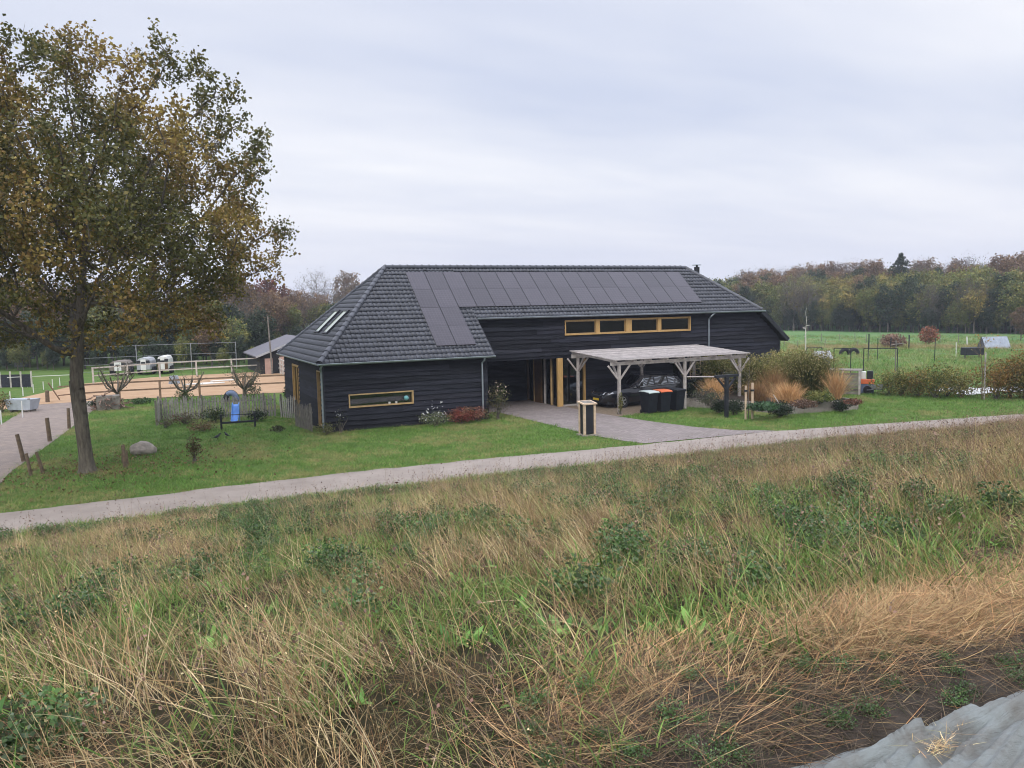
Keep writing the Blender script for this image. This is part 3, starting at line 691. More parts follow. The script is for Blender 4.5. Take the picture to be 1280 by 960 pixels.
# ------------------------------------------------------------------ trees
def colonize(att, base, trunk_h, step=0.4, infl=3.0, kill=0.6, lean=(0, 0), iters=200, seed=1):
    rg = np.random.default_rng(seed)
    k = max(2, int(trunk_h / step)); nodes = [np.array([base[0] + lean[0] * i / k, base[1] + lean[1] * i / k, base[2] + trunk_h * i / k]) for i in range(k + 1)]
    par = list(range(-1, k)); A = att.copy()
    near = np.full(len(A), 1e9); nid = np.zeros(len(A), int)
    for i, p in enumerate(nodes):
        d = np.linalg.norm(A - p, axis=1); u = d < near; near[u] = d[u]; nid[u] = i
    for it in range(iters):
        if len(A) == 0: break
        inf = infl if it > 6 else 99
        m = near < inf
        if not m.any(): break
        ids = np.unique(nid[m]); start = len(nodes); added = False
        for i in ids:
            sel = m & (nid == i); d = unit(A[sel] - nodes[i]).sum(0) + rg.normal(0, 0.25, 3) * math.sqrt(sel.sum()) * 0.6
            d = d / max(np.linalg.norm(d), 1e-6); q = nodes[i] + d * step
            nodes.append(q); par.append(int(i)); added = True
        for j in range(start, len(nodes)):
            d = np.linalg.norm(A - nodes[j], axis=1); u = d < near; near[u] = d[u]; nid[u] = j
        keep = near > kill; A, near, nid = A[keep], near[keep], nid[keep]
    return np.array(nodes), np.array(par)
def radii(nodes, par, tip=0.012, expo=2.3):
    n = len(nodes); r = np.zeros(n); ch = np.zeros(n, int)
    for i in range(n - 1, 0, -1):
        if r[i] == 0: r[i] = tip ** expo
        r[par[i]] += r[i]; ch[par[i]] += 1
    return r ** (1 / expo), ch
def skeleton_mesh(nodes, par, r, rmin=0.0, sides=5):
    """frusta from parent to child; big limbs get more sides"""
    parts = []
    for lo, hi, ns in ((rmin, 0.05, 4), (0.05, 0.12, 6), (0.12, 9, 12)):
        idx = np.array([i for i in range(1, len(nodes)) if lo <= r[i] < hi], int)
        if not len(idx): continue
        a, b_ = nodes[par[idx]], nodes[idx]; d = unit(b_ - a)
        ref = np.where(np.abs(d[:, 2:3]) > 0.9, np.array([[1., 0, 0]]), np.array([[0, 0, 1.]]))
        x = unit(np.cross(d, ref)); y = np.cross(d, x); an = np.arange(ns) * 2 * np.pi / ns
        ra = np.minimum(r[par[idx]], r[idx] * 1.35); rb = r[idx]
        ring = x[:, None] * np.cos(an)[None, :, None] + y[:, None] * np.sin(an)[None, :, None]
        V = np.concatenate([(a - d * 0.3 * ra[:, None])[:, None] + ring * ra[:, None, None], (b_ + d * 0.15 * rb[:, None])[:, None] + ring * rb[:, None, None]], 1)
        q = np.array([[j, (j + 1) % ns, ns + (j + 1) % ns, ns + j] for j in range(ns)])
        F = (np.arange(len(idx))[:, None, None] * 2 * ns + q[None]).reshape(-1, 4)
        parts.append((V.reshape(-1, 3), F, np.ones((len(idx) * 2 * ns, 3))))
    return join(parts)
def twigs(nodes, r, n_per, L, w, seed, thr=0.03, col=(0.09, 0.075, 0.06)):
    rg = np.random.default_rng(seed); t = np.where(r < thr)[0]; t = np.repeat(t, n_per); n = len(t)
    V, F, tip, own = blades(nodes[t], rg.uniform(0, 2 * np.pi, n), L * rg.uniform(0.5, 1.3, n), np.full(n, w), rg.uniform(0.1, 1.5, n), rg.normal(0, 0.5, n), 2, rg=rg)
    return (V, F, np.tile(np.array(col), (len(V), 1))), tip
def dome_points(n, c, rx, ry, ru, rd, seed, power=0.45, lumps=0.25):
    rg = np.random.default_rng(seed); d = unit(rg.normal(size=(n, 3))); rad = rg.uniform(0, 1, n) ** power
    az = np.arctan2(d[:, 1], d[:, 0]); lump = 1 + lumps * (fbm(az * 2.2 + 20, d[:, 2] * 2.5 + 9, seed) - 0.5) * 2
    p = d * rad[:, None] * lump[:, None]; p[:, 0] *= rx; p[:, 1] *= ry; p[:, 2] *= np.where(p[:, 2] > 0, ru, rd)
    return p + np.array(c)
# the oak by the track
ox, oy = -8.45, -4.1
att = dome_points(2600, (ox + 0.35, oy + 0.3, 7.9), 6.0, 5.8, 5.45, 4.6, 21, 0.5, 0.26)
att = att[att[:, 2] > 3.9]
nodes, par = colonize(att, (ox, oy, 0), 3.1, 0.36, 2.6, 0.52, (-0.12, 0.0), seed=5)
r, chn = radii(nodes, par, 0.0135, 2.35)
sc_ = 0.29 / r[4]; r = np.where(r > 0.06, r * np.minimum(1, sc_ + (0.06 / r) * (1 - sc_)), r) if sc_ < 1 else r
oak = thing('oak_tree', 'large oak with brown and green autumn leaves beside the brick track', 'tree', (ox, oy, 0))
V_, F_, C_ = skeleton_mesh(nodes, par, r)
mt_tw, tips = twigs(nodes, r, 2, 0.42, 0.014, 3)
tw_cols = mt_tw[2]
me = np_mesh('trunk', V_ - np.array([ox, oy, 0]), F_, smooth=True)
trunk = link('trunk', me, M['bark'], oak)
mb = MB(); hts = [0, .1, .25, .5, .9, 1.6, 2.4, 3.0]; base_r = float(r[4])
rings = []
for h_ in hts:
    flare = 1 + 0.6 * math.exp(-h_ / 0.22)
    rings.append([(-0.15 * h_ / 3.1 + base_r * flare * 1.03 * (1 + 0.07 * math.sin(3 * a + h_) * math.exp(-h_) + 0.035 * math.sin(7 * a + h_ * 2)) * math.cos(a),
                   base_r * flare * 1.03 * (1 + 0.07 * math.sin(3 * a + h_) * math.exp(-h_) + 0.035 * math.sin(7 * a + h_ * 2)) * math.sin(a), h_ - 0.05) for a in np.linspace(0, 2 * math.pi, 25)])
mb.grid(rings).build('trunk_base', M['bark'], trunk, smooth=True)
tn = np.where(r < 0.035)[0]
rg = np.random.default_rng(77)
src = np.concatenate([nodes[tn], tips])
rad_ = np.hypot(src[:, 0] - ox, src[:, 1] - oy)
gap = fbm(src[:, 0] * .9 + 11, src[:, 1] * .9 + src[:, 2] * .8, 19) + rg.normal(0, .05, len(src))
src = src[(gap > .365) & ~((rad_ < 2.3) & (src[:, 2] < 6.6) & (rg.uniform(0, 1, len(src)) < .8))]
cl = np.repeat(np.arange(len(src)), 22)
pos = src[cl] + rg.normal(0, 0.135, (len(cl), 3))
hue = fbm(src[:, 0] * 0.5 + src[:, 2] * 0.35, src[:, 1] * 0.5 + 40, 8)[cl] + rg.normal(0, 0.10, len(cl))
pal = np.array([(0.075, 0.08, 0.022), (0.122, 0.110, 0.028), (0.17, 0.134, 0.033), (0.185, 0.112, 0.036), (0.275, 0.21, 0.055)])
hi = np.clip((hue - 0.315) / 0.44, 0, 0.999) * 4; h0 = hi.astype(int)[:, None]; fr_ = (hi % 1)[:, None]
lc = pal[h0[:, 0]] * (1 - fr_) + pal[np.minimum(h0[:, 0] + 1, 4)] * fr_
lc *= rg.uniform(0.7, 1.3, (len(lc), 1))
Vl, Fl, Cl_ = leaf_cloud(pos, 0.125, lc, rg)
Vc, Fc, Cc = join([(Vl, Fl, Cl_), mt_tw])
link('crown', np_mesh('crown', Vc - np.array([ox, oy, 0]), Fc, Cc), M['leaf'], oak)
print('oak nodes', len(nodes), 'leaves', len(pos), 'r', r[4])

PALS = {'olive': [(0.14, 0.16, 0.048), (0.22, 0.20, 0.058), (0.10, 0.125, 0.04)], 'russet': [(0.18, 0.115, 0.072), (0.23, 0.15, 0.08), (0.15, 0.105, 0.072)],
        'yellow': [(0.34, 0.26, 0.07), (0.24, 0.20, 0.06), (0.16, 0.16, 0.055)], 'dark': [(0.04, 0.06, 0.032), (0.055, 0.078, 0.04), (0.03, 0.042, 0.025)],
        'bare': [(0.12, 0.10, 0.085), (0.10, 0.085, 0.075)], 'red': [(0.20, 0.075, 0.05), (0.16, 0.07, 0.05), (0.12, 0.06, 0.045)]}
def make_tree(name, h, rad, trunk_h, pal, seed, lpc=9, lsize=0.34, natt=260, tr=0.16, bark='bark2', twig=0.7, conic=0.0, parent=None):
    """small far tree: returns (trunk mesh, crown mesh)"""
    cz = trunk_h * 0.75 + (h - trunk_h * 0.75) * 0.5
    a = dome_points(natt, (0, 0, cz), rad, rad, h - cz, cz - trunk_h * 0.75, seed, 0.5, 0.3)
    if conic: k = np.clip((a[:, 2] - trunk_h * .6) / (h - trunk_h * .6), 0, 1); a[:, :2] *= (1 - conic * k)[:, None]
    nd, pr = colonize(a, (0, 0, 0), trunk_h, 0.6, 5, 0.8, seed=seed)
    rr, _ = radii(nd, pr, 0.022, 2.1); rr = rr * (tr / rr[1]); rr = np.maximum(rr, 0.02)
    V, F, C = skeleton_mesh(nd, pr, rr)
    tw, tp = twigs(nd, rr, 4, twig, 0.03, seed, 0.05, (0.10, 0.085, 0.075))
    g = np.random.default_rng(seed); src = np.concatenate([nd[rr < 0.045], tp]); ps = np.repeat(src, lpc, 0)
    parts = [tw]
    if lpc:
        ps = ps + g.normal(0, 0.3, ps.shape); c = pick(PALS[pal], len(src), g, jit=0.3)[np.repeat(np.arange(len(src)), lpc)] * g.uniform(0.75, 1.25, (len(ps), 1))
        parts.append(leaf_cloud(ps, lsize, c, g))
    Vc, Fc, Cc = join(parts)
    return np_mesh('trunk', V, F, smooth=True), np_mesh('crown', Vc, Fc, Cc), (V, F, Vc, Fc, Cc)
def place_tree(name, label, loc, meshes, group=None, scale=1.0, rz=0.0, bark='bark2'):
    t = thing(name, label, 'tree', loc, rz, group); t.scale = (scale,) * 3
    for nm, me in (('trunk', meshes[0]), ('crown', meshes[1])):
        if not me.materials: me.materials.append(M[bark] if nm == 'trunk' else M['leaf'])
        o = bpy.data.objects.new(nm, me); COL.objects.link(o); o.parent = t
    return t
def proto_tree(name, *a, **k):
    t, c, (V, F, Vc, Fc, Cc) = make_tree(name, *a, **k)
    me = np_mesh(name, np.concatenate([V, Vc]), np.concatenate([F, Fc + len(V)]), np.concatenate([np.ones((len(V), 3)), Cc]), midx=np.concatenate([np.zeros(len(F)), np.ones(len(Fc))]))
    me.materials.append(M['bark2']); me.materials.append(M['leaf'])
    return bpy.data.objects.new(name, me), t, c
P_OL = proto_tree('wood_a_olive', 10, 3.2, 3.6, 'olive', 31)
P_RU = proto_tree('wood_b_russet', 11, 3.3, 3.8, 'russet', 32, lpc=7)
P_YE = proto_tree('wood_c_yellow', 9, 2.6, 3.0, 'yellow', 33)
P_DK = proto_tree('wood_d_dark', 10, 3.0, 2.6, 'dark', 34)
P_BA = proto_tree('wood_e_bare', 11.5, 3.6, 3.2, 'bare', 35, lpc=2, lsize=0.16, natt=420, twig=1.2)
P_RD = proto_tree('wood_f_red', 9.5, 3.2, 2.8, 'red', 36)
P_OL2 = proto_tree('wood_g_olive', 9, 2.8, 2.2, 'olive', 37, lpc=7)
wood_coll = hidden_collection('wood_kinds', [p[0] for p in (P_OL, P_RU, P_YE, P_DK, P_BA, P_RD, P_OL2)])
def wood(name, label, spec):
    pts, rot, sc, ix = [], [], [], []
    for (p0, p1, n, depth, kinds, s0, s1, sd) in spec:
        g = np.random.default_rng(sd); p0, p1 = np.array(p0), np.array(p1); d = unit(p1 - p0); nr = np.array([-d[1], d[0]])
        if nr @ p0 < 0 and abs(nr @ p0) > 1: nr = -nr
        for k in range(n):
            q = p0 + (p1 - p0) * ((k + g.uniform(-.4, .4)) / n) + nr * g.uniform(0, depth)
            pts.append((q[0], q[1], 0)); rot.append((0, 0, g.uniform(0, 6.28))); sc.append(g.uniform(s0, s1) * (1 - .10 * k / n)); ix.append(g.choice(kinds))
    return scatter(name, np.array(pts), np.array(rot), np.array(sc), np.array(ix), wood_coll, label, 'trees')
wA, wB = at(872, 411.5)[:2], at(1420, 421)[:2]
back = unit(np.array([wA[0] + wB[0], wA[1] + wB[1]]) / 2 - CAM[:2])
def off(p, k): return tuple(np.array(p) + back * k)
wood('far_wood', 'autumn woodland edge beyond the green field', [
    (off(wA, 0), off(wB, 0), 38, 4, [0, 3, 6, 6, 2, 4], .62, .88, 1), (off(wA, 6), off(wB, 6), 38, 6, [0, 0, 2, 2, 6, 1], .8, 1.0, 2),
    (off(wA, 14), off(wB, 14), 36, 8, [0, 2, 0, 3, 6, 2], .85, 1.05, 3), (off(wA, 24), off(wB, 24), 30, 8, [1, 0, 4, 2], .85, 1.02, 4),
    (off(wA, 36), off(wB, 36), 30, 10, [1, 1, 0, 4], .98, 1.16, 5), (off(wA, 50), off(wB, 50), 26, 10, [1, 1, 4, 4], 1.02, 1.22, 6)])
# undergrowth closing the foot of the wood
ug = []
g = np.random.default_rng(9)
wood('wood_undergrowth', 'dark low undergrowth along the foot of the far wood', [(off(wA, .5), off(wB, .5), 60, 3, [3, 4, 3, 6], .34, .52, 18), (off(wA, 3), off(wB, 3), 46, 2, [3, 3, 6], .3, .42, 8), (off(wA, 10), off(wB, 10), 46, 4, [3], .4, .55, 7)])
# trees behind the arena and behind the barn
lA, lB, lC, lD = at(-200, 464.5)[:2], at(325, 459)[:2], at(290, 444)[:2], at(450, 434)[:2]
wood('wood_behind_arena', 'shadowy brown and green trees behind the sand arena', [
    (lA, lB, 26, 4, [3, 0, 3, 6, 1], .45, .66, 11), (lA + (0, 7), lB + (0, 7), 24, 6, [0, 3, 1, 4, 6], .6, .8, 12), (lA + (0, 16), lB + (0, 16), 24, 8, [1, 4, 0, 3], .7, .9, 13),
    (lA + (0, -2), lB + (0, -2), 34, 2, [3, 6], .2, .32, 14), (lA + (0, 4), lB + (0, 4), 40, 4, [3, 4], .32, .46, 15), (lC, lD, 16, 5, [3, 0, 1, 4], .5, .7, 16), (lC + (0, 9), lD + (0, 9), 16, 8, [1, 4, 3], .62, .82, 17), (lC + (0, -2), lD + (0, -2), 18, 3, [3, 6], .22, .34, 18)])
def tree_at(name, label, px, dist_y, top_y, p, kind_h, rz=0.0, bark='bark2', group=None):
    """foot where the sight line meets the ground at row dist_y; height from row top_y"""
    q = at(px, dist_y); d = (q - CAM) @ FW; h = (dist_y - top_y) * d / 1000
    return place_tree(name, label, (q[0], q[1], 0), p[1:], group, h / kind_h, rz, bark)
tree_at('red_tree', 'reddish brown tree left of the lamp post beyond the arena', 338, 436, 352, P_RD, 9.5)
tree_at('bare_tree', 'bare grey branched tree just left of the barn roof', 398, 416, 340, P_BA, 11.5, 1.0)
tree_at('brown_tree', 'thin brown leaved tree rising behind the skylights', 438, 414, 343, P_RU, 11, 2.0)
tree_at('russet_tree', 'rusty tree half hidden behind the large oak crown', 296, 440, 344, P_RU, 11, 4.0)
tree_at('bare_tree', 'grey leafless tree between the red tree and the barn, behind the lamp post', 366, 412, 362, P_BA, 11.5, 3.0)
tree_at('yellow_tree', 'bright yellow tree in the middle of the wood edge', 1110, 414.6, 354, P_YE, 9)
tree_at('yellow_tree', 'dull yellow crown left of the brightest yellow tree at the wood edge', 1062, 414.2, 360, P_YE, 9, 2.2)
tree_at('yellow_tree', 'yellow green tree in the wood edge toward the picture edge', 1235, 415.8, 356, P_YE, 9, 1.2)
tree_at('russet_tree', 'small orange brown tree at the end of the field on the picture edge', 1276, 426, 385, P_RU, 11, 5.0)
# pines above the wood
def conifer(seed, h, rad, tiers, label, name, px, row, top):
    g = np.random.default_rng(seed); C = []
    for k in range(tiers):
        z = h * (0.42 + 0.58 * (k + g.uniform(-.35, .35)) / tiers); rr = rad * (1.02 - k / tiers) ** .85 * g.uniform(0.65, 1.2)
        for j in range(7):
            a = j * 0.9 + k * 1.7 + g.uniform(-.2, .2); m_ = 26; q = g.uniform(0.1, 1, m_)
            C.append(np.stack([np.cos(a) * rr * q, np.sin(a) * rr * q, z - 0.22 * rr * q + g.normal(0, .08, m_)], 1) + g.normal(0, 0.13, (m_, 3)) + np.array([0, 0, g.normal(0, .15)]))
    C = np.concatenate(C); Vc, Fc, Cc = leaf_cloud(C, 0.42, pick(PALS['dark'], len(C), g), g)
    t = MB().tube([(0, 0, 0), (0, 0, h * .5), (0, 0, h)], [0.2, 0.13, 0.03], 7).build('trunk', M['bark2'], None)
    COL.objects.unlink(t); q = at(px, row); d = (q - CAM) @ FW; s = (row - top) * d / 1000 / h
    return place_tree(name, label, (q[0], q[1], 0), (t.data, np_mesh('crown', Vc, Fc, Cc)), None, s)
conifer(1, 16, 6.0, 17, 'tall dark conifer rising highest above the far wood', 'conifer_tree', 1124, 408, 317)
conifer(2, 14, 5.0, 11, 'dark pine above the wood, right of the tallest conifer', 'pine_tree', 1171, 408, 333)
conifer(3, 14, 5.2, 11, 'second dark pine above the wood, farther right of the tallest conifer', 'pine_tree', 1190, 408, 334)
# birch at the field edge
g = np.random.default_rng(4)
def slim_tree(name, label, loc, h, lean, tr, pal, nl, seed, barkm, ls=0.09, spread=0.5, start=0.35, group=None):
    g = np.random.default_rng(seed); t = thing(name, label, 'tree', loc, 0, group)
    pts = [(lean * k / 5 + g.normal(0, .02), g.normal(0, .02), h * k / 5) for k in range(6)]
    mb = MB().tube(pts, [tr * (1 - .8 * k / 5) for k in range(6)], 8)
    tips = []
    for k in range(14):
        z = h * g.uniform(start, 0.97); a = g.uniform(0, 6.28); L_ = spread * (1.15 - z / h) * g.uniform(.6, 1.4) + .1; b0 = Vector((lean * z / h, 0, z))
        e = b0 + Vector((math.cos(a) * L_, math.sin(a) * L_, L_ * g.uniform(.5, 1.3))); mb.tube([b0, (b0 + e) / 2 + Vector((0, 0, -.03)), e], [tr * .3, tr * .2, tr * .08], 5); tips += [b0.lerp(e, q) for q in (.5, .75, 1)]
    mb.build('trunk', M[barkm], t, smooth=True)
    if nl:
        src = np.array([tuple(x) for x in tips]); P_ = src[g.integers(0, len(src), nl)] + g.normal(0, ls, (nl, 3))
        V, F, C = leaf_cloud(P_, ls, pick(pal, nl, g), g); link('crown', np_mesh('crown', V, F, C), M['leaf'], t)
    return t
BI = make_tree('birch', 8, 1.3, 2.0, 'yellow', 52, lpc=1, lsize=0.10, natt=150, tr=0.085, twig=0.55, conic=.5)
tree_at('birch_tree', 'thin pale barked birch standing alone beside the barn end', 1007, 440, 380, (None,) + BI[:2], 8, .5, 'birch')
# ------------------------------------------------------------------ carport pergola
pg = thing('pergola', 'grey weathered timber pergola with slatted top shading the parked car', 'pergola', (12.7, 0, 0))
def pz(t): return 2.33 + (t + 2.0) * 0.062            # slats climb gently toward the wall
X1 = 7.25
mb = MB()
for i in range(37):
    t_ = -2.35 + i * 0.113
    mb.bar((-0.25, t_, pz(t_) + 0.20), (X1 + 0.25, t_, pz(t_) + 0.20 + random.uniform(-.006, .006)), 0.055, 0.03, col=(random.uniform(.75, 1.25),) * 3)
M['slat'] = mat('slat_wood', (0.43, 0.395, 0.385), 0.85, 0.25, 4, bump=0.2, attr=True)
mb.build('slats', M['slat'], pg, cols=True)
mb = MB()
for i in range(9):
    x = -0.1 + i * (X1 + .2) / 8; mb.bar((x, -2.3, pz(-2.3) + 0.125), (x, 1.75, pz(1.75) + 0.125), 0.06, 0.12)
mb.build('rafters', M['greywood'], pg)
MB().bar((-0.25, -2.02, 2.32), (X1 + .25, -2.02, 2.32), 0.09, 0.15).build('front_beam', M['greywood'], pg)
MB().bar((-0.25, 1.55, 2.50), (X1 + .25, 1.55, 2.50), 0.09, 0.19).build('rear_beam', M['greywood'], pg)
for x, y in ((0.2, -2.02), (3.85, -2.02), (7.15, -2.02), (0.1, 1.55), (3.85, 1.55), (7.15, 1.55)):
    zt = 2.24 if y < 0 else 2.4
    MB().box(x - .062, x + .062, y - .062, y + .062, 0, zt).build('post', M['greywood'], pg, bevel=0.008)
    for sx in (-1, 1):
        if (x < 0.3 and sx < 0 and y > 0): pass
        MB().bar((x + sx * .07, y, zt - .62), (x + sx * .58, y, zt + .0), 0.055, 0.075).build('brace', M['greywood'], pg)
    sy = 1 if y < 0 else -1
    MB().bar((x, y + sy * .07, zt - .6), (x, y + sy * .6, zt + .06), 0.07, 0.08).build('brace', M['greywood'], pg)
# ladder trellis on the wall
tr = thing('trellis', 'pale wooden ladder trellis against the black wall behind the pergola', 'trellis', (19.8, 1.78, 0))
mb = MB()
for x in (0, .33, .66): mb.box(x - .02, x + .02, -.02, .02, 0.05, 2.2)
for k in range(7): mb.box(-.02, .68, -.045, -.02, 0.25 + k * .3, 0.29 + k * .3)
mb.build('lattice', M['palewood'], tr)

# ------------------------------------------------------------------ cars
def zl(tab, x): return float(np.interp(x, [a for a, _ in tab], [b_ for _, b_ in tab]))
def make_car(name, label, loc, rz, estate=True):
    car = thing(name, label, 'car', loc, rz)
    L_ = 1.0
    top = [(-2.38, .62), (-2.33, .95), (-2.25, 1.05), (-1.95, 1.37), (-1.5, 1.43), (-.6, 1.475), (.05, 1.44), (.95, 1.0), (1.2, .955), (1.9, .85), (2.2, .76), (2.34, .62), (2.40, .5)] if estate else \
          [(-1.95, .62), (-1.9, .95), (-1.8, 1.1), (-1.45, 1.42), (-1.0, 1.5), (-.3, 1.5), (.2, 1.45), (1.0, 1.02), (1.25, .97), (1.6, .86), (1.8, .74), (1.92, .6), (1.96, .5)]
    x0, x1 = top[0][0], top[-1][0]
    belt = lambda x: float(np.interp(x, [x0, -1, 1.0, 1.5], [1.0, .96, .92, .99]))
    halfw = lambda x: float(np.interp(x, [x0, x0 + .12, x0 + .6, 0, x1 - .8, x1 - .25, x1], [.68, .80, .89, .91, .89, .78, .55]))
    xs = np.unique(np.concatenate([np.linspace(x0, x1, 34), [a for a, _ in top]]))
    def sect(x):
        zt, w_, zb = zl(top, x), halfw(x), min(belt(x), zl(top, x) - .02)
        lo = float(np.interp(x, [x0, x0 + .5, x1 - .5, x1], [.34, .22, .22, .30]))
        cab = max(0, min(1, (zt - zb - .02) / .45)); wr = w_ * (1 - .27 * cab); sh = min(zt - zb, .07)
        return [(w_ * .90, lo), (w_ * .985, lo + .12), (w_, min(.55, zb - .08)), (w_ * .985, zb - .05), (w_ * .955, zb), (wr + .02 * cab, zt - sh * .7), (wr * .86, zt - .012), (wr * .45, zt + .008), (0, zt + .012)]
    mb = MB(); P = []
    for x in xs:
        s = sect(x); P.append([(x, -y, z) for y, z in s] + [(x, y, z) for y, z in s[::-1][1:]])
    mb.grid(P)
    for e in (P[0], P[-1]): mb.add(e, [tuple(range(len(e)))])
    mb.build('body', M['carpaint'], car, smooth=True)
    MB().box(x0 + .15, x1 - .2, -.78, .78, .18, .3).build('underbody', M['rubber'], car)
    def side(x, k, sy, o=.006):       # point on the greenhouse side
        s = sect(x); (y0, z0), (y1, z1) = s[4], s[5]; return (x, sy * (y0 + (y1 - y0) * k + o), z0 + (z1 - z0) * k)
    def pane(name, xa, xb, sy, ka=.12, kb=.92, sa=0., sb=0.):
        P = [[side(xa + (xb - xa) * i / 6 + (sa * (1 - i / 6) + sb * i / 6) * (ka + (kb - ka) * j / 3), ka + (kb - ka) * j / 3, sy) for j in range(4)] for i in range(7)]
        MB().grid(P).build(name, M['carglass'], car, smooth=True)
    fx = .78
    for sy in (-1, 1):
        pane('side_window', -.42, fx, sy, sb=-.72); pane('side_window', -1.22, -.50, sy); pane('side_window', (x0 + .42), -1.30, sy, sa=.25)
        MB().tube([side(x, .05, sy, .012) for x in np.linspace(x0 + .4, fx, 12)], .017, 5).build('chrome_trim', M['alloy'], car)
        MB().tube([side(x - .72 * 1.0 * k, k, sy, .012) for x, k in ((fx, .05), (fx, .5), (fx, .95))], .010, 5).build('chrome_trim', M['alloy'], car)
        for x in (-.25, -1.05): MB().box(x - .1, x + .1, sy * .905 - .012, sy * .905 + .012, .80, .83).build('door_handle', M['carpaint'], car)
        MB().lathe([(0.0, -.08), (.075, -.06), (.09, 0), (.07, .07), (0, .08)], (.62, sy * 1.0, 1.0), 10, 'x').build('wing_mirror', M['carpaint'], car, smooth=True)
        if estate: MB().tube([(-1.95, sy * .60, 1.40), (-1.8, sy * .60, 1.475), (-.6, sy * .61, 1.53), (-.05, sy * .61, 1.5), (.0, sy * .61, 1.45)], .018, 6).build('roof_rail', M['blackpaint'], car)
        y = halfw(x1 - .25)
        MB().add([(x1 - .07, sy * y * .62, .66), (x1 - .22, sy * y * .99, .66), (x1 - .48, sy * (y + .10), .74), (x1 - .42, sy * y * .98, .795), (x1 - .20, sy * y * .66, .765)], [(0, 1, 2, 3, 4)]).build('headlight', M['lens'], car)
        MB().box(x0 - .005, x0 + .1, sy * .55 - .17, sy * .55 + .17, .78, .92).build('tail_light', mat('red_lens' + name + str(sy), (.25, .02, .02), .25, .05), car)
        for x in (x1 - .93, x0 + .93 if estate else x0 + .75):
            yy = sy * .845
            MB().lathe([(.0, -.10), (.37, -.10), (.37, .068), (.0, .068)], (x, yy, .325), 22, 'y').build('wheel_arch', M['rubber'], car, smooth=True)
            wh = MB().lathe([(.20, -.1), (.30, -.1), (.325, -.06), (.325, .06), (.30, .1), (.215, .095), (.215, .0)], (x, yy, .325), 26, 'y').build('wheel', M['rubber'], car, smooth=True)
            q = MB().lathe([(.215, .085), (.205, .092), (.195, .06), (.0, .055)] if sy > 0 else [(.215, -.085), (.205, -.092), (.195, -.06), (.0, -.055)], (x, yy, .325), 24, 'y')
            rim = q.build('rim', M['blackpaint'], wh, smooth=True)
            sp = MB()
            for k in range(5):
                a = k * 2 * math.pi / 5 + .3; c0 = (x + .04 * math.cos(a), yy + sy * .085, .325 + .04 * math.sin(a)); c1 = (x + .205 * math.cos(a), yy + sy * .09, .325 + .205 * math.sin(a))
                sp.bar(c0, c1, .065, .02, up=(0, 1, 0))
            sp.lathe([(.0, .1), (.05, .1), (.06, .07)] if sy > 0 else [(.0, -.1), (.05, -.1), (.06, -.07)], (x, yy, .325), 12, 'y')
            sp.tube([(x + .207 * math.cos(a), yy + sy * .09, .325 + .207 * math.sin(a)) for a in np.linspace(0, 2 * math.pi, 25)], .012, 5)
            sp.build('spokes', M['alloy'], wh)
    def wsc(name, xa, xb, sgn):
        P = []
        for i in range(6):
            x = xa + (xb - xa) * i / 5; s = sect(x); wr = s[6][0]; z = s[6][1]
            P.append([(x + sgn * .008, wr * .98 * q, zl(top, x) + .018 - .02 * abs(q) ** 3) for q in np.linspace(-1, 1, 9)])
        MB().grid(P).build(name, M['carglass'], car, smooth=True)
    wsc('windscreen', .90, .12, 1); wsc('rear_window', x0 + .15, x0 + (.40 if estate else .47), -1)
    MB().box(x1 - .05, x1 + .005, -.42, .42, .50, .62).build('grille', M['black'], car); MB().box(x1 - .02, x1 + .015, -.26, .26, .36, .46).build('number_plate', M['numplate'], car)
    MB().bar((x1 - .02, -.4, .56), (x1 - .02, .4, .56), .02, .012).build('grille_bar', M['alloy'], car)
    return car
make_car('estate_car', 'black estate car with roof rails parked under the pergola', (15.72, 0.72, 0.012), math.pi)
make_car('small_car', 'small black car mostly hidden behind the plants right of the pergola', (20.75, 0.75, 0.012), math.pi, False)

# ------------------------------------------------------------------ wheelie bins
def make_bin(label, loc, rz, lid):
    t = thing('wheelie_bin', label, 'wheelie bin', loc, rz, 'wheelie bins in front of the pergola')
    mb = MB(); P = []
    for z, w_, d_ in ((.08, .22, .26), (.5, .245, .30), (.93, .275, .345), (.93, .295, .365), (.985, .295, .365), (.985, .27, .34), (.6, .24, .30)):
        P.append([(-w_, -d_, z), (w_, -d_, z), (w_, d_, z), (-w_, d_, z), (-w_, -d_, z)])
    mb.grid(P); mb.add([(x, y, .08) for x, y in ((-.22, -.26), (.22, -.26), (.22, .26), (-.22, .26))], [(0, 1, 2, 3)]); mb.build('body', M['binplastic'], t)
    mb = MB(); rows = []
    for y, z in ((-.40, .97), (-.40, 1.0), (-.34, 1.035), (0, 1.06), (.30, 1.05), (.36, 1.03), (.38, .99)):
        rows.append([(-.305, y, z - .03), (-.29, y, z), (0, y, z + .012), (.29, y, z), (.305, y, z - .03)])
    mb.grid(rows).build('lid', lid, t, smooth=True)
    for x in (-.2, .2): MB().lathe([(0, -.03), (.1, -.03), (.1, .03), (0, .03)], (x, .27, .1), 14, 'x').build('wheel', M['rubber'], t)
    MB().tube([(-.24, .40, .95), (.24, .40, .95)], .016, 6).build('handle', M['binplastic'], t)
    MB().box(-.12, .12, -.34, -.325, .6, .75).build('front_rib', M['binplastic'], t)
make_bin('dark wheelie bin with pale grey lid, nearest the pergola corner post', (14.15, -2.55, 0), R(4), M['greylid'])
make_bin('dark wheelie bin with orange lid between two others', (14.92, -2.5, 0), R(-3), M['orange'])
make_bin('dark wheelie bin with black lid, last of the three in front of the car', (15.72, -2.45, 0), R(6), M['binplastic'])

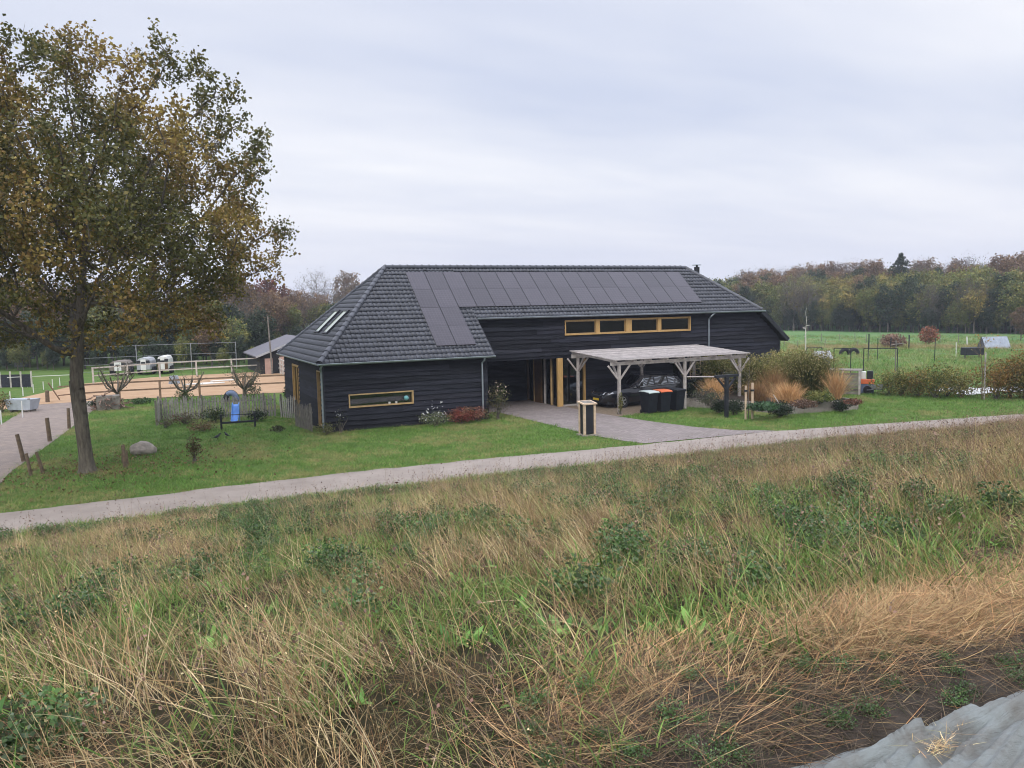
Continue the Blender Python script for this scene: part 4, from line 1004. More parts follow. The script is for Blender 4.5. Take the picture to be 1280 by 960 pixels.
# ------------------------------------------------------------------ lectern-like information box at the drive
t = thing('information_stand', 'black panelled stand with pale wood posts and slanting top beside the drive', 'stand', (8.72, -6.26, 0), R(0))
for x in (-.22, .22):
    for y in (-.17, .17): MB().box(x - .045, x + .045, y - .045, y + .045, .05, 1.21 + (y + .17) * .14).build('post', M['palewood'], t, bevel=.005)
mb = MB(); mb.box(-.175, .175, -.185, -.165, .08, 1.22); mb.box(-.175, .175, .165, .185, .08, 1.3); mb.box(-.235, -.215, -.125, .125, .08, 1.24); mb.box(.215, .235, -.125, .125, .08, 1.24); mb.build('panels', M['black'], t)
mb = MB(); P = lambda x, y, z: (x, y, 1.24 + y * .14 + z)
def tilt(name, m, x0, x1, y0, y1, z0, z1, par):
    vs = [P(x0, y0, z0), P(x1, y0, z0), P(x1, y1, z0), P(x0, y1, z0), P(x0, y0, z1), P(x1, y0, z1), P(x1, y1, z1), P(x0, y1, z1)]
    return MB().add(vs, [(3, 2, 1, 0), (4, 5, 6, 7), (0, 1, 5, 4), (1, 2, 6, 5), (2, 3, 7, 6), (3, 0, 4, 7)]).build(name, m, par)
tp = tilt('top_frame', M['palewood'], -.30, .30, -.26, .26, 0, .05, t); tilt('top_panel', M['oldwood'], -.22, .22, -.18, .18, .052, .058, t)
MB().box(-.34, .34, -.28, .28, -.02, .05).build('base_slab', M['stone'], t)

# ------------------------------------------------------------------ raised bed and its plants
BED = [(16.95, -1.6), (18.35, -4.05), (19.05, -6.1), (22.7, -6.62), (23.7, -1.5), (21.9, 0.0), (17.6, -0.4)]
bed = thing('raised_bed', 'low raised bed edged with grey timber sleepers, full of grasses', 'raised bed', (0, 0, 0))
M['sleeper'] = mat('timber_sleeper', (0.30, 0.275, 0.245), 0.9, col2=(0.15, 0.13, 0.11), scale=3, bump=0.4, bscale=20)
for i in range(len(BED)):
    a, b_ = BED[i], BED[(i + 1) % len(BED)]
    for z in (.11, .335): MB().bar((*a, z), (*b_, z), .10, .215).build('sleeper', M['sleeper'], bed)
mb = MB(); mb.add([(x, y, .38) for x, y in BED], [tuple(range(len(BED)))]); mb.build('earth', M['soil'], bed)
def grass_clump(name, label, loc, h, rad, n, pal, seed, wid=0.012, plume=None, upr=0.35, group=None, cat='ornamental grass'):
    g = np.random.default_rng(seed); b0 = np.stack([g.normal(0, rad * .26, n), g.normal(0, rad * .26, n), np.zeros(n)], 1)
    th = np.abs(g.normal(0, upr, n)) + .05; L_ = h * g.uniform(.65, 1.2, n)
    V, F, tip, own = blades(b0, g.uniform(0, 6.28, n), L_, np.full(n, wid), th, g.uniform(.2, 1.1, n) * rad / h * 1.6, 4, rg=g)
    parts = [(V, F, pick(pal, n, g)[own])]
    if plume is not None:
        k = int(n * .35); ix = g.choice(n, k, False); C = np.repeat(tip[ix], 5, 0) + g.normal(0, .05, (k * 5, 3)); parts.append(leaf_cloud(C, .07, pick(plume, k * 5, g), g))
    V, F, C = join(parts); o = link(name, np_mesh(name, V, F, C), M['straw']); o.location = loc
    return tag(o, label, cat, group)
def bush(name, label, loc, rx, rz, n, pal, seed, ls=.09, cat='shrub', group=None, ry=None, stems=6, stemcol='bark2', low=0.1, lumps=.3):
    g = np.random.default_rng(seed); t = thing(name, label, cat, loc, 0, group); ry = ry or rx
    c = dome_points(n, (0, 0, rz * .5), rx, ry, rz * .5, rz * (.5 - low), seed, .6, lumps)
    hue = fbm(c[:, 0] * 3 + 50, c[:, 1] * 3 + c[:, 2] * 3, seed); p = np.array(pal); k = np.clip(((hue - .3) / .4 + g.normal(0, .15, n)) * len(p), 0, len(p) - 1).astype(int)
    V, F, C = leaf_cloud(c, ls, p[k] * g.uniform(.7, 1.3, (n, 1)), g); link('foliage', np_mesh('foliage', V, F, C), M['leaf'], t)
    mb = MB()
    for k in range(stems):
        e = c[g.integers(0, n)] * .85; mb.tube([(g.normal(0, .05), g.normal(0, .05), 0), tuple(e * np.array([.45, .45, .55])), tuple(e)], [.02, .013, .006], 5)
    mb.build('stems', M[stemcol], t)
    return t
GOLD = [(0.46, 0.27, 0.12), (0.38, 0.22, 0.10), (0.55, 0.36, 0.18), (0.28, 0.16, 0.08)]
MISC = [(0.07, 0.10, 0.025), (0.10, 0.125, 0.035), (0.05, 0.075, 0.02), (0.17, 0.16, 0.05)]
def bp(px, py, z=.38): q = at(px, py, z); return (q[0], q[1], z)
GG = 'golden grasses in the raised bed'
grass_clump('golden_grass', 'golden grass clump behind the black T-shaped post', bp(893, 500), 1.05, .5, 900, GOLD, 1, upr=.5, group=GG)
grass_clump('golden_grass', 'rounded golden grass directly right of the staked sapling', bp(946, 501), .95, .55, 1100, GOLD, 2, upr=.55, group=GG)
grass_clump('golden_grass', 'widest pale golden grass in the middle of the raised bed', bp(985, 504), 1.0, .75, 1500, GOLD, 3, upr=.6, group=GG)
grass_clump('golden_grass', 'tall loose golden grass behind the widest golden clump', bp(967, 496), 1.45, .6, 700, GOLD, 4, group=GG)
grass_clump('golden_grass', 'narrow golden grass leaning at the right end of the raised bed', bp(1046, 499), 1.35, .42, 700, GOLD, 5, group=GG)
MS = 'tall green grasses in the raised bed'
PLM = [(0.20, 0.19, 0.06), (0.26, 0.22, 0.10)]
grass_clump('green_grass', 'tall green grass clump behind the staked sapling', bp(940, 493), 1.75, .95, 2400, MISC, 6, .016, PLM, .4, MS)
grass_clump('green_grass', 'largest green grass clump, right half of the raised bed', bp(1010, 495), 2.0, 1.0, 3200, MISC, 7, .016, PLM, .38, MS)
grass_clump('green_grass', 'green grass clump between the largest one and the barn wall', bp(984, 488), 1.9, .8, 2000, MISC, 8, .016, PLM, .36, MS)
grass_clump('green_grass', 'yellowish green grass above the beam of the black T-shaped post', bp(897, 488), 1.8, .75, 1600, MISC, 9, .016, PLM, .36, MS)
DK = [(0.022, 0.036, 0.016), (0.03, 0.05, 0.02), (0.016, 0.026, 0.013)]
BX = 'clipped evergreen balls along the raised bed'
def gp(px, py): q = at(px, py); return (q[0], q[1], 0)
bush('evergreen_ball', 'dark evergreen ball by the corner of the raised bed with a light cane', gp(975, 522), .62, .75, 2600, DK, 10, .06, group=BX, lumps=.12)
bush('evergreen_ball', 'small dark evergreen ball at the right end of the raised bed', gp(1051, 515), .42, .62, 1500, DK, 11, .055, group=BX, lumps=.1)
bush('evergreen_ball', 'dark evergreen ball left of the black T-shaped post', gp(899, 517), .42, .68, 1600, DK, 12, .06, group=BX, lumps=.12)
bush('evergreen_ball', 'dark evergreen mound between the black T-shaped post and the stakes', gp(918, 519), .5, .75, 1800, DK, 13, .06, group=BX, lumps=.15)
bush('yellow_green_shrub', 'low yellow green shrub in front of the largest green grass', bp(1024, 505), .7, .62, 1500, [(0.20, 0.20, 0.05), (0.14, 0.15, 0.04), (0.09, 0.12, 0.03)], 14, .08)
bush('russet_perennial', 'low reddish brown perennial near the right corner of the raised bed', bp(1066, 507), .45, .32, 700, [(0.16, 0.06, 0.04), (0.11, 0.06, 0.04)], 15, .08)
bush('russet_perennial', 'brown withered perennial behind the pale sleeper', bp(1005, 511), .6, .4, 900, [(0.16, 0.09, 0.06), (0.10, 0.06, 0.04)], 16, .08)
bush('leafy_perennial', 'dark green broad leaved plant on the sleeper edge left of the cane', bp(953, 514), .7, .4, 900, [(0.05, 0.10, 0.045), (0.035, 0.07, 0.03)], 17, .13)
bush('grey_shrub', 'purplish grey shrub behind the black T-shaped post', bp(884, 507), .75, .8, 1500, [(0.08, 0.07, 0.06), (0.07, 0.08, 0.045)], 18, .07)
bush('spiky_plant', 'black green spiky plant at the tail of the pergola', gp(868, 508), .38, 1.35, 1300, [(0.012, 0.02, 0.012), (0.02, 0.03, 0.016)], 19, .12)
bush('climbing_shrub', 'yellow leaved shrub by the rear pergola post', gp(888, 503), .55, 1.7, 1200, [(0.20, 0.16, 0.05), (0.10, 0.11, 0.04), (0.22, 0.13, 0.06)], 20, .09)
bush('climber', 'small green climber on the front corner post of the pergola', (12.9, -2.1, 0), .13, 1.1, 420, [(0.12, 0.12, 0.03), (0.17, 0.15, 0.05)], 22, .06)
can = MB().tube([(0, 0, 0), (-.25, .25, .55), (-.42, .45, .95)], .012, 6).build('cane', M['white'])
can.location = gp(985, 521); tag(can, 'pale thin cane leaning at the corner of the raised bed', 'cane')
# black T-shaped post with the pale rail that runs back to the pergola
t = thing('t_post', 'black wooden T-shaped post with braces on the lawn', 'post', gp(908, 522))
MB().box(-.07, .07, -.07, .07, 0, 1.76).build('post', M['blackpaint'], t, bevel=.006)
MB().box(-.62, .62, -.065, .065, 1.765, 1.87).build('crossbar', M['blackpaint'], t)
for s_ in (-1, 1): MB().bar((s_ * .07, 0, 1.28), (s_ * .5, 0, 1.75), .07, .07).build('brace', M['blackpaint'], t)
qa, qb = at(895, 471, 1.74), at(859, 471, 1.66)
ra = thing('clothes_rail', 'pale horizontal pole running from the black T-shaped post to the pergola', 'rail', tuple(qa))
MB().tube([(0, 0, 0), tuple(qb - qa)], .03, 8).build('pole', M['greywood'], ra)
# staked sapling
q = gp(936, 524)
slim_tree('sapling', 'young bare sapling tied between two pale stakes on the lawn', q, 2.6, 0.03, .022, [(0.16, 0.13, 0.05)], 60, 8, 'bark2', .06, .5, .5)
for k, (dx, lab) in enumerate(((-.22, 'left of the sapling stem, the thinner stake'), (.14, 'right of the sapling stem, the thicker stake'))):
    st = thing('tree_stake', 'round pale wooden stake ' + lab, 'stake', (q[0] + dx, q[1] - .05, 0), 0, 'stakes holding the sapling')
    MB().tube([(0, 0, 0), (0, 0, 1.45 + k * .1)], .045 + .012 * k, 10).build('pole', M['palewood'], st, smooth=True)
    MB().lathe([(.062 + .01 * k, 0), (.075 + .01 * k, 0), (.075 + .01 * k, .08), (.062 + .01 * k, .08)], (0, 0, 1.2), 10).build('strap', M['black'], st)
# flowers along the barn wall
bush('wall_shrub', 'reddish shrub at the foot of the wing wall', (5.7, -.75, 0), .75, .75, 1500, [(0.20, 0.055, 0.04), (0.13, 0.05, 0.035), (0.24, 0.12, 0.07)], 23, .07)
bush('wall_shrub', 'pinkish brown shrub between the red one and the downpipe', (6.6, -.55, 0), .55, .7, 900, [(0.24, 0.11, 0.08), (0.16, 0.09, 0.05), (0.12, 0.11, 0.05)], 24, .07)
fl = bush('flowering_shrub', 'white flowering shrub at the foot of the wing wall', (4.5, -.75, 0), .75, .62, 900, [(0.10, 0.13, 0.06), (0.14, 0.15, 0.08)], 25, .07)
g = np.random.default_rng(3); c = dome_points(60, (0, 0, .5), .85, .5, .65, .3, 3, .8); V, F, C = leaf_cloud(c, .085, np.full((60, 3), .62), g); link('blossoms', np_mesh('blossoms', V, F, C), M['leaf'], fl)
ro = bush('rose_bush', 'tall rose bush with pale flowers beside the porch opening', (7.6, -.35, 0), .55, 1.75, 900, [(0.07, 0.08, 0.03), (0.11, 0.09, 0.04), (0.05, 0.05, 0.025)], 26, .07, stems=14)
c = dome_points(34, (0, 0, 1.3), .5, .4, .5, .5, 4, .8); V, F, C = leaf_cloud(c, .08, np.tile([(.55, .42, .36)], (34, 1)), g); link('blossoms', np_mesh('blossoms', V, F, C), M['leaf'], ro)
bush('corner_shrub', 'small yellowish plant at the front corner of the barn', (-.1, -.6, 0), .42, .5, 500, [(0.16, 0.16, 0.06), (0.10, 0.11, 0.04)], 27, .06)
fl = bush('corner_flower', 'thin stalks with white blossoms at the front corner of the barn', (.55, -.35, 0), .3, 1.0, 90, [(0.10, 0.11, 0.05)], 28, .05, stems=8)
c = dome_points(14, (0, 0, .75), .3, .2, .3, .4, 5, .8); V, F, C = leaf_cloud(c, .06, np.full((14, 3), .55), g); link('blossoms', np_mesh('blossoms', V, F, C), M['leaf'], fl)

# ------------------------------------------------------------------ right garden: compost bays, hedge, runs
q0, q1 = at(1038, 493), at(1074, 494)
d = unit((q1 - q0)[:2]); ang = math.atan2(d[1], d[0]); Lc = float(np.linalg.norm((q1 - q0)[:2]))
t = thing('compost_bay', 'grey plank compost bay beside the raised bed', 'compost bay', tuple(q0[:2]) + (0,), ang)
for x in (0, Lc * .42, Lc): MB().box(x - .05, x + .05, -.05, .05, 0, 1.25).build('post', M['greywood'], t)
mb = MB()
M['slat2'] = mat('grey_plank', (.13, .12, .10), .9, .4, 3, attr=True)
for k in range(7): mb.box(.05, Lc - .05, -.075, -.05, .04 + k * .165, .185 + k * .165, (random.uniform(.6, 1.3),) * 3)
mb.build('planks', M['slat2'], t, cols=True); mb = MB()
for k in range(7): mb.box(-.03, .03, .05, 1.2, .04 + k * .165, .19 + k * .165); mb.box(Lc - .03, Lc + .03, .05, 1.2, .04 + k * .165, .19 + k * .165)
mb.build('side_planks', M['oldwood'], t); MB().box(-.1, Lc + .1, -.05, 1.2, 1.26, 1.30).build('cover', M['oldwood'], t)
def at_loc(px, py): return tuple(at(px, py)[:2]) + (0,)
t = thing('toy_kitchen', 'white and orange toy stall standing right of the compost bay', 'toy stall', at_loc(1083, 492), ang)
MB().box(-.4, .35, 0, .5, 0, .5).build('counter', M['bluegrey'], t, bevel=.02); MB().box(-.42, .38, -.02, .5, .51, .75).build('orange_top', M['orange'], t, bevel=.02)
MB().box(-.4, -.05, .1, .45, .76, 1.15).build('white_box', M['white'], t, bevel=.02); MB().box(.0, .3, .12, .4, .76, 1.2).build('dark_box', M['black'], t, bevel=.02)
t = thing('wheelbarrow', 'wheelbarrow with dark wheel lying at the start of the hedge', 'wheelbarrow', at_loc(1096, 493), ang - .3)
MB().add([(-.3, -.25, .45), (.45, -.3, .6), (.45, .3, .6), (-.3, .25, .45), (-.15, -.15, .25), (.25, -.18, .25), (.25, .18, .25), (-.15, .15, .25)], [(4, 5, 6, 7), (0, 1, 5, 4), (1, 2, 6, 5), (2, 3, 7, 6), (3, 0, 4, 7)]).build('tray', M['offwhite'], t)
MB().lathe([(0, -.05), (.2, -.05), (.22, 0), (.2, .05), (0, .05)], (-.45, -.1, .22), 16, 'y').build('wheel', M['rubber'], t, smooth=True)
for s_ in (-1, 1): MB().tube([(-.45, -.1 + s_ * .07, .22), (.2, s_ * .2, .3), (.95, s_ * .28, .55)], .018, 6).build('handle', M['metal'], t)
HP = [(0.12, 0.14, 0.04), (0.20, 0.19, 0.05), (0.28, 0.21, 0.055), (0.09, 0.11, 0.03)]
HO = [(0.24, 0.13, 0.035), (0.17, 0.13, 0.035), (0.10, 0.10, 0.03)]
hedge = [(1110, 494, .8, 1.15, HP, 'sparse yellow green hedge shrub next to the wheelbarrow'), (1126, 495, .8, 1.35, HP, 'mixed green hedge shrub left of the orange one'),
         (1146, 496, .9, 1.25, HO, 'orange leaved hedge shrub left of the bushiest one'), (1168, 498, 1.1, 1.6, HP, 'bushiest yellow green hedge shrub with dark stems'),
         (1184, 496, .8, 1.35, HP, 'thin green hedge shrub right of the bushiest one'), (1201, 498, .85, 1.25, [(0.2, .17, .05), (.13, .13, .04)], 'pale yellowish hedge shrub just left of the staked young tree'),
         (1246, 499, 1.1, 1.75, HO, 'brownish hedge shrub right of the staked young tree'), (1262, 498, 1.0, 1.8, [(0.13, .10, .03), (.2, .13, .04), (.08, .08, .025)], 'rusty green hedge shrub between two brownish ones'),
         (1281, 499, 1.1, 2.3, HO, 'tallest orange brown hedge shrub at the picture edge'), (1296, 499, 1.1, 2.0, HP, 'green hedge shrub cut by the picture edge')]
for i, (px, py, rx, h, pal, lab) in enumerate(hedge):
    bush('hedge_shrub', lab, at_loc(px, py), rx * 1.05, h * 1.12, int(1500 * rx * h), pal, 40 + i, .09, 'hedge shrub', 'shrubs of the loose hedge', stems=12, low=.0, lumps=.5)
q = at_loc(1228, 500)
t = slim_tree('young_tree', 'young forked tree with few yellow leaves tied to a grey stake', q, 3.1, -.3, .03, [(0.22, 0.18, 0.05), (.26, .16, .06)], 70, 12, 'postwood', .09, 1.0, .45)
MB().tube([(.12, 0, 0), (.12, 0, 2.3)], .035, 8).build('stake', M['greywood'], t)
g = np.random.default_rng(6)
for px, py, w_, lab in ((1218, 492, 1.1, 'crumpled white plastic sheet left of the young tree stake'), (1236, 490, .8, 'crumpled white plastic sheet behind the brownish hedge shrub'), (1186, 489, .7, 'small white plastic sheet behind the bushiest hedge shrub'), (1262, 489, .9, 'white plastic sheet among the rusty hedge shrubs')):
    P = [[(x * w_, y * .5, .05 + .42 * float(fbm(x * 2.3 + px, y * 2.3, 3)) * (1 - x * x) * (1 - y * y)) for y in np.linspace(-1, 1, 12)] for x in np.linspace(-1, 1, 18)]
    o = MB().grid(P).build('plastic_sheet', M['sheet'], None, smooth=True); o.location = at_loc(px, py); tag(o, lab, 'plastic sheet', 'white sheets behind the hedge')
def goal(label, pa, pb, h):
    a, b_ = at(*pa), at(*pb); t = thing('frame', label, 'metal frame', tuple(a[:2]) + (0,), 0, 'thin dark frames beyond the raised bed'); v = (b_ - a)
    t.name = 'plant_frame'
    for k, p in enumerate(((0, 0), (v[0], v[1]))): MB().tube([(*p, 0), (*p, h)], .028, 6).build('upright', M['blackpaint'], t)
    MB().tube([(0, 0, h), (v[0], v[1], h)], .028, 6).build('crossbar', M['blackpaint'], t)
goal('thin dark frame in front of the white coop', (1008, 471), (1027, 471), 1.9)
goal('thin dark frame behind the compost bay', (1042, 472), (1063, 473), 1.9)
goal('widest thin dark frame, right of the compost bay', (1079, 476), (1121, 477), 2.0)
t = thing('chicken_coop', 'small whitish coop with pitched roof on the near field', 'coop', at_loc(1026, 462), R(-20))
MB().box(-.5, .5, -.4, .4, .35, .85).build('walls', M['oldwood'], t)
MB().add([(-.65, -.55, .82), (.65, -.55, .82), (.65, 0, 1.35), (-.65, 0, 1.35), (.65, .55, .82), (-.65, .55, .82)], [(0, 1, 2, 3), (3, 2, 4, 5)]).build('roof', M['offwhite'], t)
for x in (-.45, .45):
    for y in (-.35, .35): MB().box(x - .03, x + .03, y - .03, y + .03, 0, .35).build('leg', M['oldwood'], t)
bush('dark_shrub', 'dark low shrub in front of the coop', at_loc(1034, 468), .5, .5, 500, DK, 70, .1)
for px, lab in ((1056, 'half buried black tyre on the field, the left of two'), (1067, 'half buried black tyre on the field, the right of two')):
    o = MB().tube([(math.cos(a) * .42, 0, math.sin(a) * .52 - .02) for a in np.linspace(-.2, math.pi + .2, 15)], .16, 10).build('tyre', M['rubber'], None, smooth=True)
    o.location = at_loc(px, 443.5); o.rotation_euler = (0, 0, -YAW + .1); tag(o, lab, 'tyre', 'half tyres in the field')
# field fence posts
g = np.random.default_rng(15)
def field_post(px, py, h, lab, m='oldwood', r_=.035, grp='thin posts of the field fences'):
    o = MB().tube([(0, 0, 0), (g.normal(0, .03), g.normal(0, .03), h * .82)], r_, 6).build('fence_post', M[m]); o.location = at_loc(px, py); tag(o, lab, 'fence post', grp)
for px, py, h in ((985, 427, 1.2), (1006, 428, 1.2), (1027, 427, 1.2), (1050, 427.5, 1.2), (1069, 427.5, 1.3), (1083, 428, 1.2), (1100, 428, 1.3), (1118, 428.5, 1.2), (1136, 428.5, 1.2), (1158, 428.8, 1.2), (1175, 429, 1.2), (1198, 429, 1.2), (980, 434, 1), (997, 435, 1), (1031, 434, 1), (1072, 434, 1)):
    field_post(px, py, h, 'thin dark fence post far out on the green field')
for px, py, h, lab in ((1086, 437, 1.9, 'stout dark post where the pale track meets the field fence'), (1113, 436, 1.4, 'stout dark post under the brown hay heap'), (1136, 436.5, 1.7, 'stout dark post right of the brown hay heap'), (1168, 452, 2.3, 'tall thin black post in the middle of the field'), (1085, 452, 1.9, 'thin black post left of the tall field cross'), (1097, 450, 2.2, 'thin black post beside the field cross'), (1209, 433, 1.2, 'white post near the grey tent'), (1195, 446, 1.5, 'thin white post in the near field')):
    field_post(px, py, h, lab, 'white' if 'white' in lab else 'blackpaint', (.03 if 'thin' in lab else .06), 'posts on the field')
t = thing('cross_post', 'thin dark cross shaped post standing on the near field', 'post', at_loc(1119, 470))
MB().tube([(0, 0, 0), (0, 0, 2.3)], .04, 6).build('post', M['oldwood'], t); MB().tube([(-1.1, -.5, 2.05), (1.6, .7, 2.05)], .025, 6).build('crossbar', M['oldwood'], t)
def heap(name, label, cat, px, py, rx, h, m, seed):
    P = [[(math.cos(a) * rx * k * (1 + .2 * math.sin(3 * a + seed)), math.sin(a) * rx * .7 * k, h * (1 - k ** 2.2) * (1 + .12 * math.sin(5 * a))) for a in np.linspace(0, 2 * math.pi, 17)] for k in (0.02, .35, .6, .8, .93, 1.0)]
    o = MB().grid(P).build(name, m, None, smooth=True); o.location = at_loc(px, py); return tag(o, label, cat)
bush('hay_heap', 'brown hay heap beside the field track', at_loc(1116, 435), 1.3, 1.5, 1500, [(0.22, .14, .10), (.16, .10, .07)], 72, .2, 'hay heap')
bush('orange_bush', 'orange brown bush on the field in front of the wood', at_loc(1161, 431.5), 1.1, 2.0, 900, [(0.30, 0.12, 0.07), (.22, .10, .06)], 71, .22)
t = thing('field_tent', 'low grey tarpaulin tent with a dark open end at the field edge', 'tent', at_loc(1236, 435.5), R(-25)); t.scale = (.72, .72, .78)
MB().add([(-1, -1.0, 0), (2.4, -1.0, 0), (2.4, 0, 1.45), (-1, 0, 1.45), (2.4, 1.0, 0), (-1, 1, 0)], [(0, 1, 2, 3), (3, 2, 4, 5), (1, 4, 2)]).build('cover', M['tarpgrey'], t)
MB().add([(-1.05, -1.0, 0), (-1.05, 1.0, 0), (-1.05, 0, 1.42), (-1.6, -1.2, 0), (-1.6, .2, 0)], [(0, 1, 2), (3, 0, 2), (3, 4, 2)]).build('dark_end', M['black'], t)
t = thing('feed_rack', 'flat black box on legs in the middle of the field', 'feed rack', at_loc(1215, 449), R(-20))
MB().box(-.75, .75, -.4, .4, .35, .95).build('box', M['blackpaint'], t, bevel=.03)
for x in (-.6, .6): MB().box(x - .04, x + .04, -.04, .04, 0, .35).build('leg', M['oldwood'], t)
# ------------------------------------------------------------------ left side: tracks, paddock, arena
PG = 'wooden posts along the brick track'
def wood_post(px, pyb, pyt, lab, r_=.065, lean=0., group=PG, m='postwood', name='track_post', cat='post'):
    q = at(px, pyb); h = (pyb - pyt) * ((q - CAM) @ FW) / 1000
    o = MB().tube([(0, 0, -.05), (lean * h * .5, 0, h * .5), (lean * h, 0, h)], [r_ * 1.05, r_, r_ * .92], 9).build(name, M[m], None, smooth=True)
    o.location = (q[0], q[1], 0); return tag(o, lab, cat, group)
wood_post(30, 577, 542, 'brown post on the near right edge of the brick track', .07, -.15)
wood_post(62.5, 552, 522, 'thick brown post at the middle of the brick track edge', .08, -.05)
wood_post(86.5, 536, 510, 'brown post just left of the oak trunk, by the brick track', .07, 0.02)
wood_post(39, 595, 566, 'short split stake, yellowish, in the grass beside the brick track', .05, -.12)
wood_post(54.5, 592, 564, 'pointed leaning stake between the yellowish stake and the oak', .05, -.22)
wood_post(157, 585, 556, 'thick split stake in the grass right of the oak trunk', .06, -.05)
wood_post(160, 582, 562, 'thin stake close beside the thick split stake', .025, -.02)
wood_post(152.5, 580, 566, 'thin twig stake left of the thick split stake', .018, .05)
wood_post(59.5, 503, 488, 'thick dark gate post where the brick track meets the sand', .11, 0.02)
bm = bmesh.new(); bmesh.ops.create_icosphere(bm, subdivisions=4, radius=.36)
for v in bm.verts:
    c = v.co; n1 = float(fbm(c.x * 3 + 3, c.y * 3 + c.z * 4 + 7, 5)); v.co = c * (.72 + .6 * n1); v.co.z = v.co.z * .78 + .16; v.co.x *= 1.12
me = bpy.data.meshes.new('boulder'); bm.to_mesh(me); bm.free(); me.polygons.foreach_set('use_smooth', [True] * len(me.polygons))
o = link('boulder', me, M['stone']); o.location = at(178, 568) ; tag(o, 'rounded brownish boulder in the grass right of the oak', 'boulder')
bush('lawn_sapling', 'dark small leafy sapling standing alone on the lawn', at_loc(243, 577), .28, .95, 500, [(0.045, 0.06, 0.025), (0.09, 0.07, 0.03)], 80, .07)
# two dark birds
def bird(label, loc, rz, s):
    b_ = MB(); prof = [(0.001, -.26), (.012, -.24), (.016, -.12), (.045, -.06), (.065, .02), (.058, .09), (.03, .125), (.036, .16), (.03, .19), (.012, .205), (.001, .235)]
    pts = [(y, 0, .16 + .4 * max(y, -.1) + (.05 if y > .12 else 0)) for _, y in prof]
    b_.tube(pts, [r_ for r_, _ in prof], 8); b_.tube([(0, .02, .14), (0.02, .02, 0)], .006, 5); b_.tube([(0.01, -.02, .14), (0.03, -.02, 0)], .006, 5)
    o = b_.build('bird', M['blackpaint'], None, smooth=True); o.location = loc; o.rotation_euler = (0, 0, rz); o.scale = (s,) * 3
    MB().lathe([(.0, -.05), (.05, -.03), (.055, .02), (.03, .06), (0, .07)], (.035, 0, .155), 8, 'x').build('white_belly', M['white'], o, smooth=True)
    return tag(o, label, 'bird', 'birds on the lawn')
bird('dark bird on the lawn below the low dark rail, the left of two', at_loc(271, 550), .2, .85)
bird('dark bird with white patch on the lawn, the right of two', at_loc(284, 547), 2.2, .75)
# picket fence of the kitchen garden
def picket_fence(name, label, pts, h, m, seed, gap=.125, w_=.07, posts=1.9, droop=.12):
    g = np.random.default_rng(seed); t = thing(name, label, 'picket fence', (pts[0][0], pts[0][1], 0)); o = np.array(pts[0] + (0,))
    mb = MB(); rl = MB()
    for a, b_ in zip(pts[:-1], pts[1:]):
        a, b_ = np.array(a + (0,)) - o, np.array(b_ + (0,)) - o; L_ = np.linalg.norm(b_ - a); d = (b_ - a) / L_; n = max(2, int(L_ / gap))
        for k in range(n):
            p = a + d * (k + .5) * L_ / n; hh = h * g.uniform(1 - droop, 1.05); tl = g.normal(0, .03); tx = np.array([d[0], d[1], 0]) * tl
            q1_, q2_ = p + [0, 0, .02], p + tx + [0, 0, hh * .93]; mb.bar(q1_, q2_, w_ * g.uniform(.7, 1.2), .018, up=(-d[1], d[0], 0)); mb.bar(q2_, p + tx * 1.1 + [0, 0, hh], w_ * .45, .016, up=(-d[1], d[0], 0))
        nn = np.array([-d[1], d[0], 0]) * .03
        for z in (.25, .75): rl.bar(a + nn + [0, 0, h * z], b_ + nn + [0, 0, h * z], .03, .05)
        for k in range(1 if np.linalg.norm(a) > .01 else 0, int(L_ / posts) + 1):
            p = a + d * min(L_, k * posts) + nn * 1.8; MB().box(p[0] - .04, p[0] + .04, p[1] - .04, p[1] + .04, 0, h * 1.06).build('post', M['oldwood'], t)
    mb.build('pickets', m, t); rl.build('rails', M['oldwood'], t)
    return t
M['picket'] = mat('picket_wood', (0.26, 0.245, 0.22), .9, .45, 9, bump=.3)
picket_fence('picket_fence', 'long weathered picket fence of the kitchen garden', [(-6.15, 6.3), (-6.0, 8.2), (-3.3, 7.3), (-.95, 6.55)], 1.08, M['picket'], 1, w_=.085)
picket_fence('picket_fence', 'short weathered picket fence along the barn end wall', [(-.75, 2.6), (-.45, .35)], 1.1, M['oldwood'], 2)
picket_fence('picket_fence', 'short pale picket panel beside the yellow door of the end wall', [(-.85, 5.9), (-.30, 5.0)], 1.05, mat('picket_pale', (0.33, .31, .28), .9, .3, 8), 3)
# garden plants inside the picket fence
bush('garden_plant', 'withered reddish garden plant in front of the picket fence', at_loc(232, 531), .8, .6, 600, [(0.15, 0.08, 0.05), (0.09, 0.07, 0.04), (.12, .11, .06)], 81, .08, stems=14)
bush('garden_plant', 'dark green garden plant left of the blue slide', at_loc(268, 528), .6, .7, 700, [(0.04, 0.07, 0.03), (.07, .085, .03)], 82, .09)
bush('garden_plant', 'small dark green plant right of the low dark rail', at_loc(322, 527), .5, .6, 500, DK, 83, .08)
bush('garden_plant', 'brown dried plant on the lawn edge of the kitchen garden', at_loc(253, 540), .7, .45, 600, [(0.17, 0.11, 0.05), (.12, .10, .05)], 84, .07)
bush('garden_plant', 'thin withered plant at the left corner of the picket fence', at_loc(207, 535), .4, .5, 220, [(0.12, 0.10, 0.06), (.09, .09, .045)], 85, .07, stems=12)
bush('dark_tuft', 'dark clump of weeds on the lawn left of the small picket fence', at_loc(347, 541), .32, .34, 300, [(0.05, 0.05, 0.025)], 86, .06)
q0, q1 = at(277, 537), at(319, 534); v = (q1 - q0)
t = thing('low_rail', 'low dark rail on short legs in front of the blue slide', 'rail', tuple(q0[:2]) + (0,))
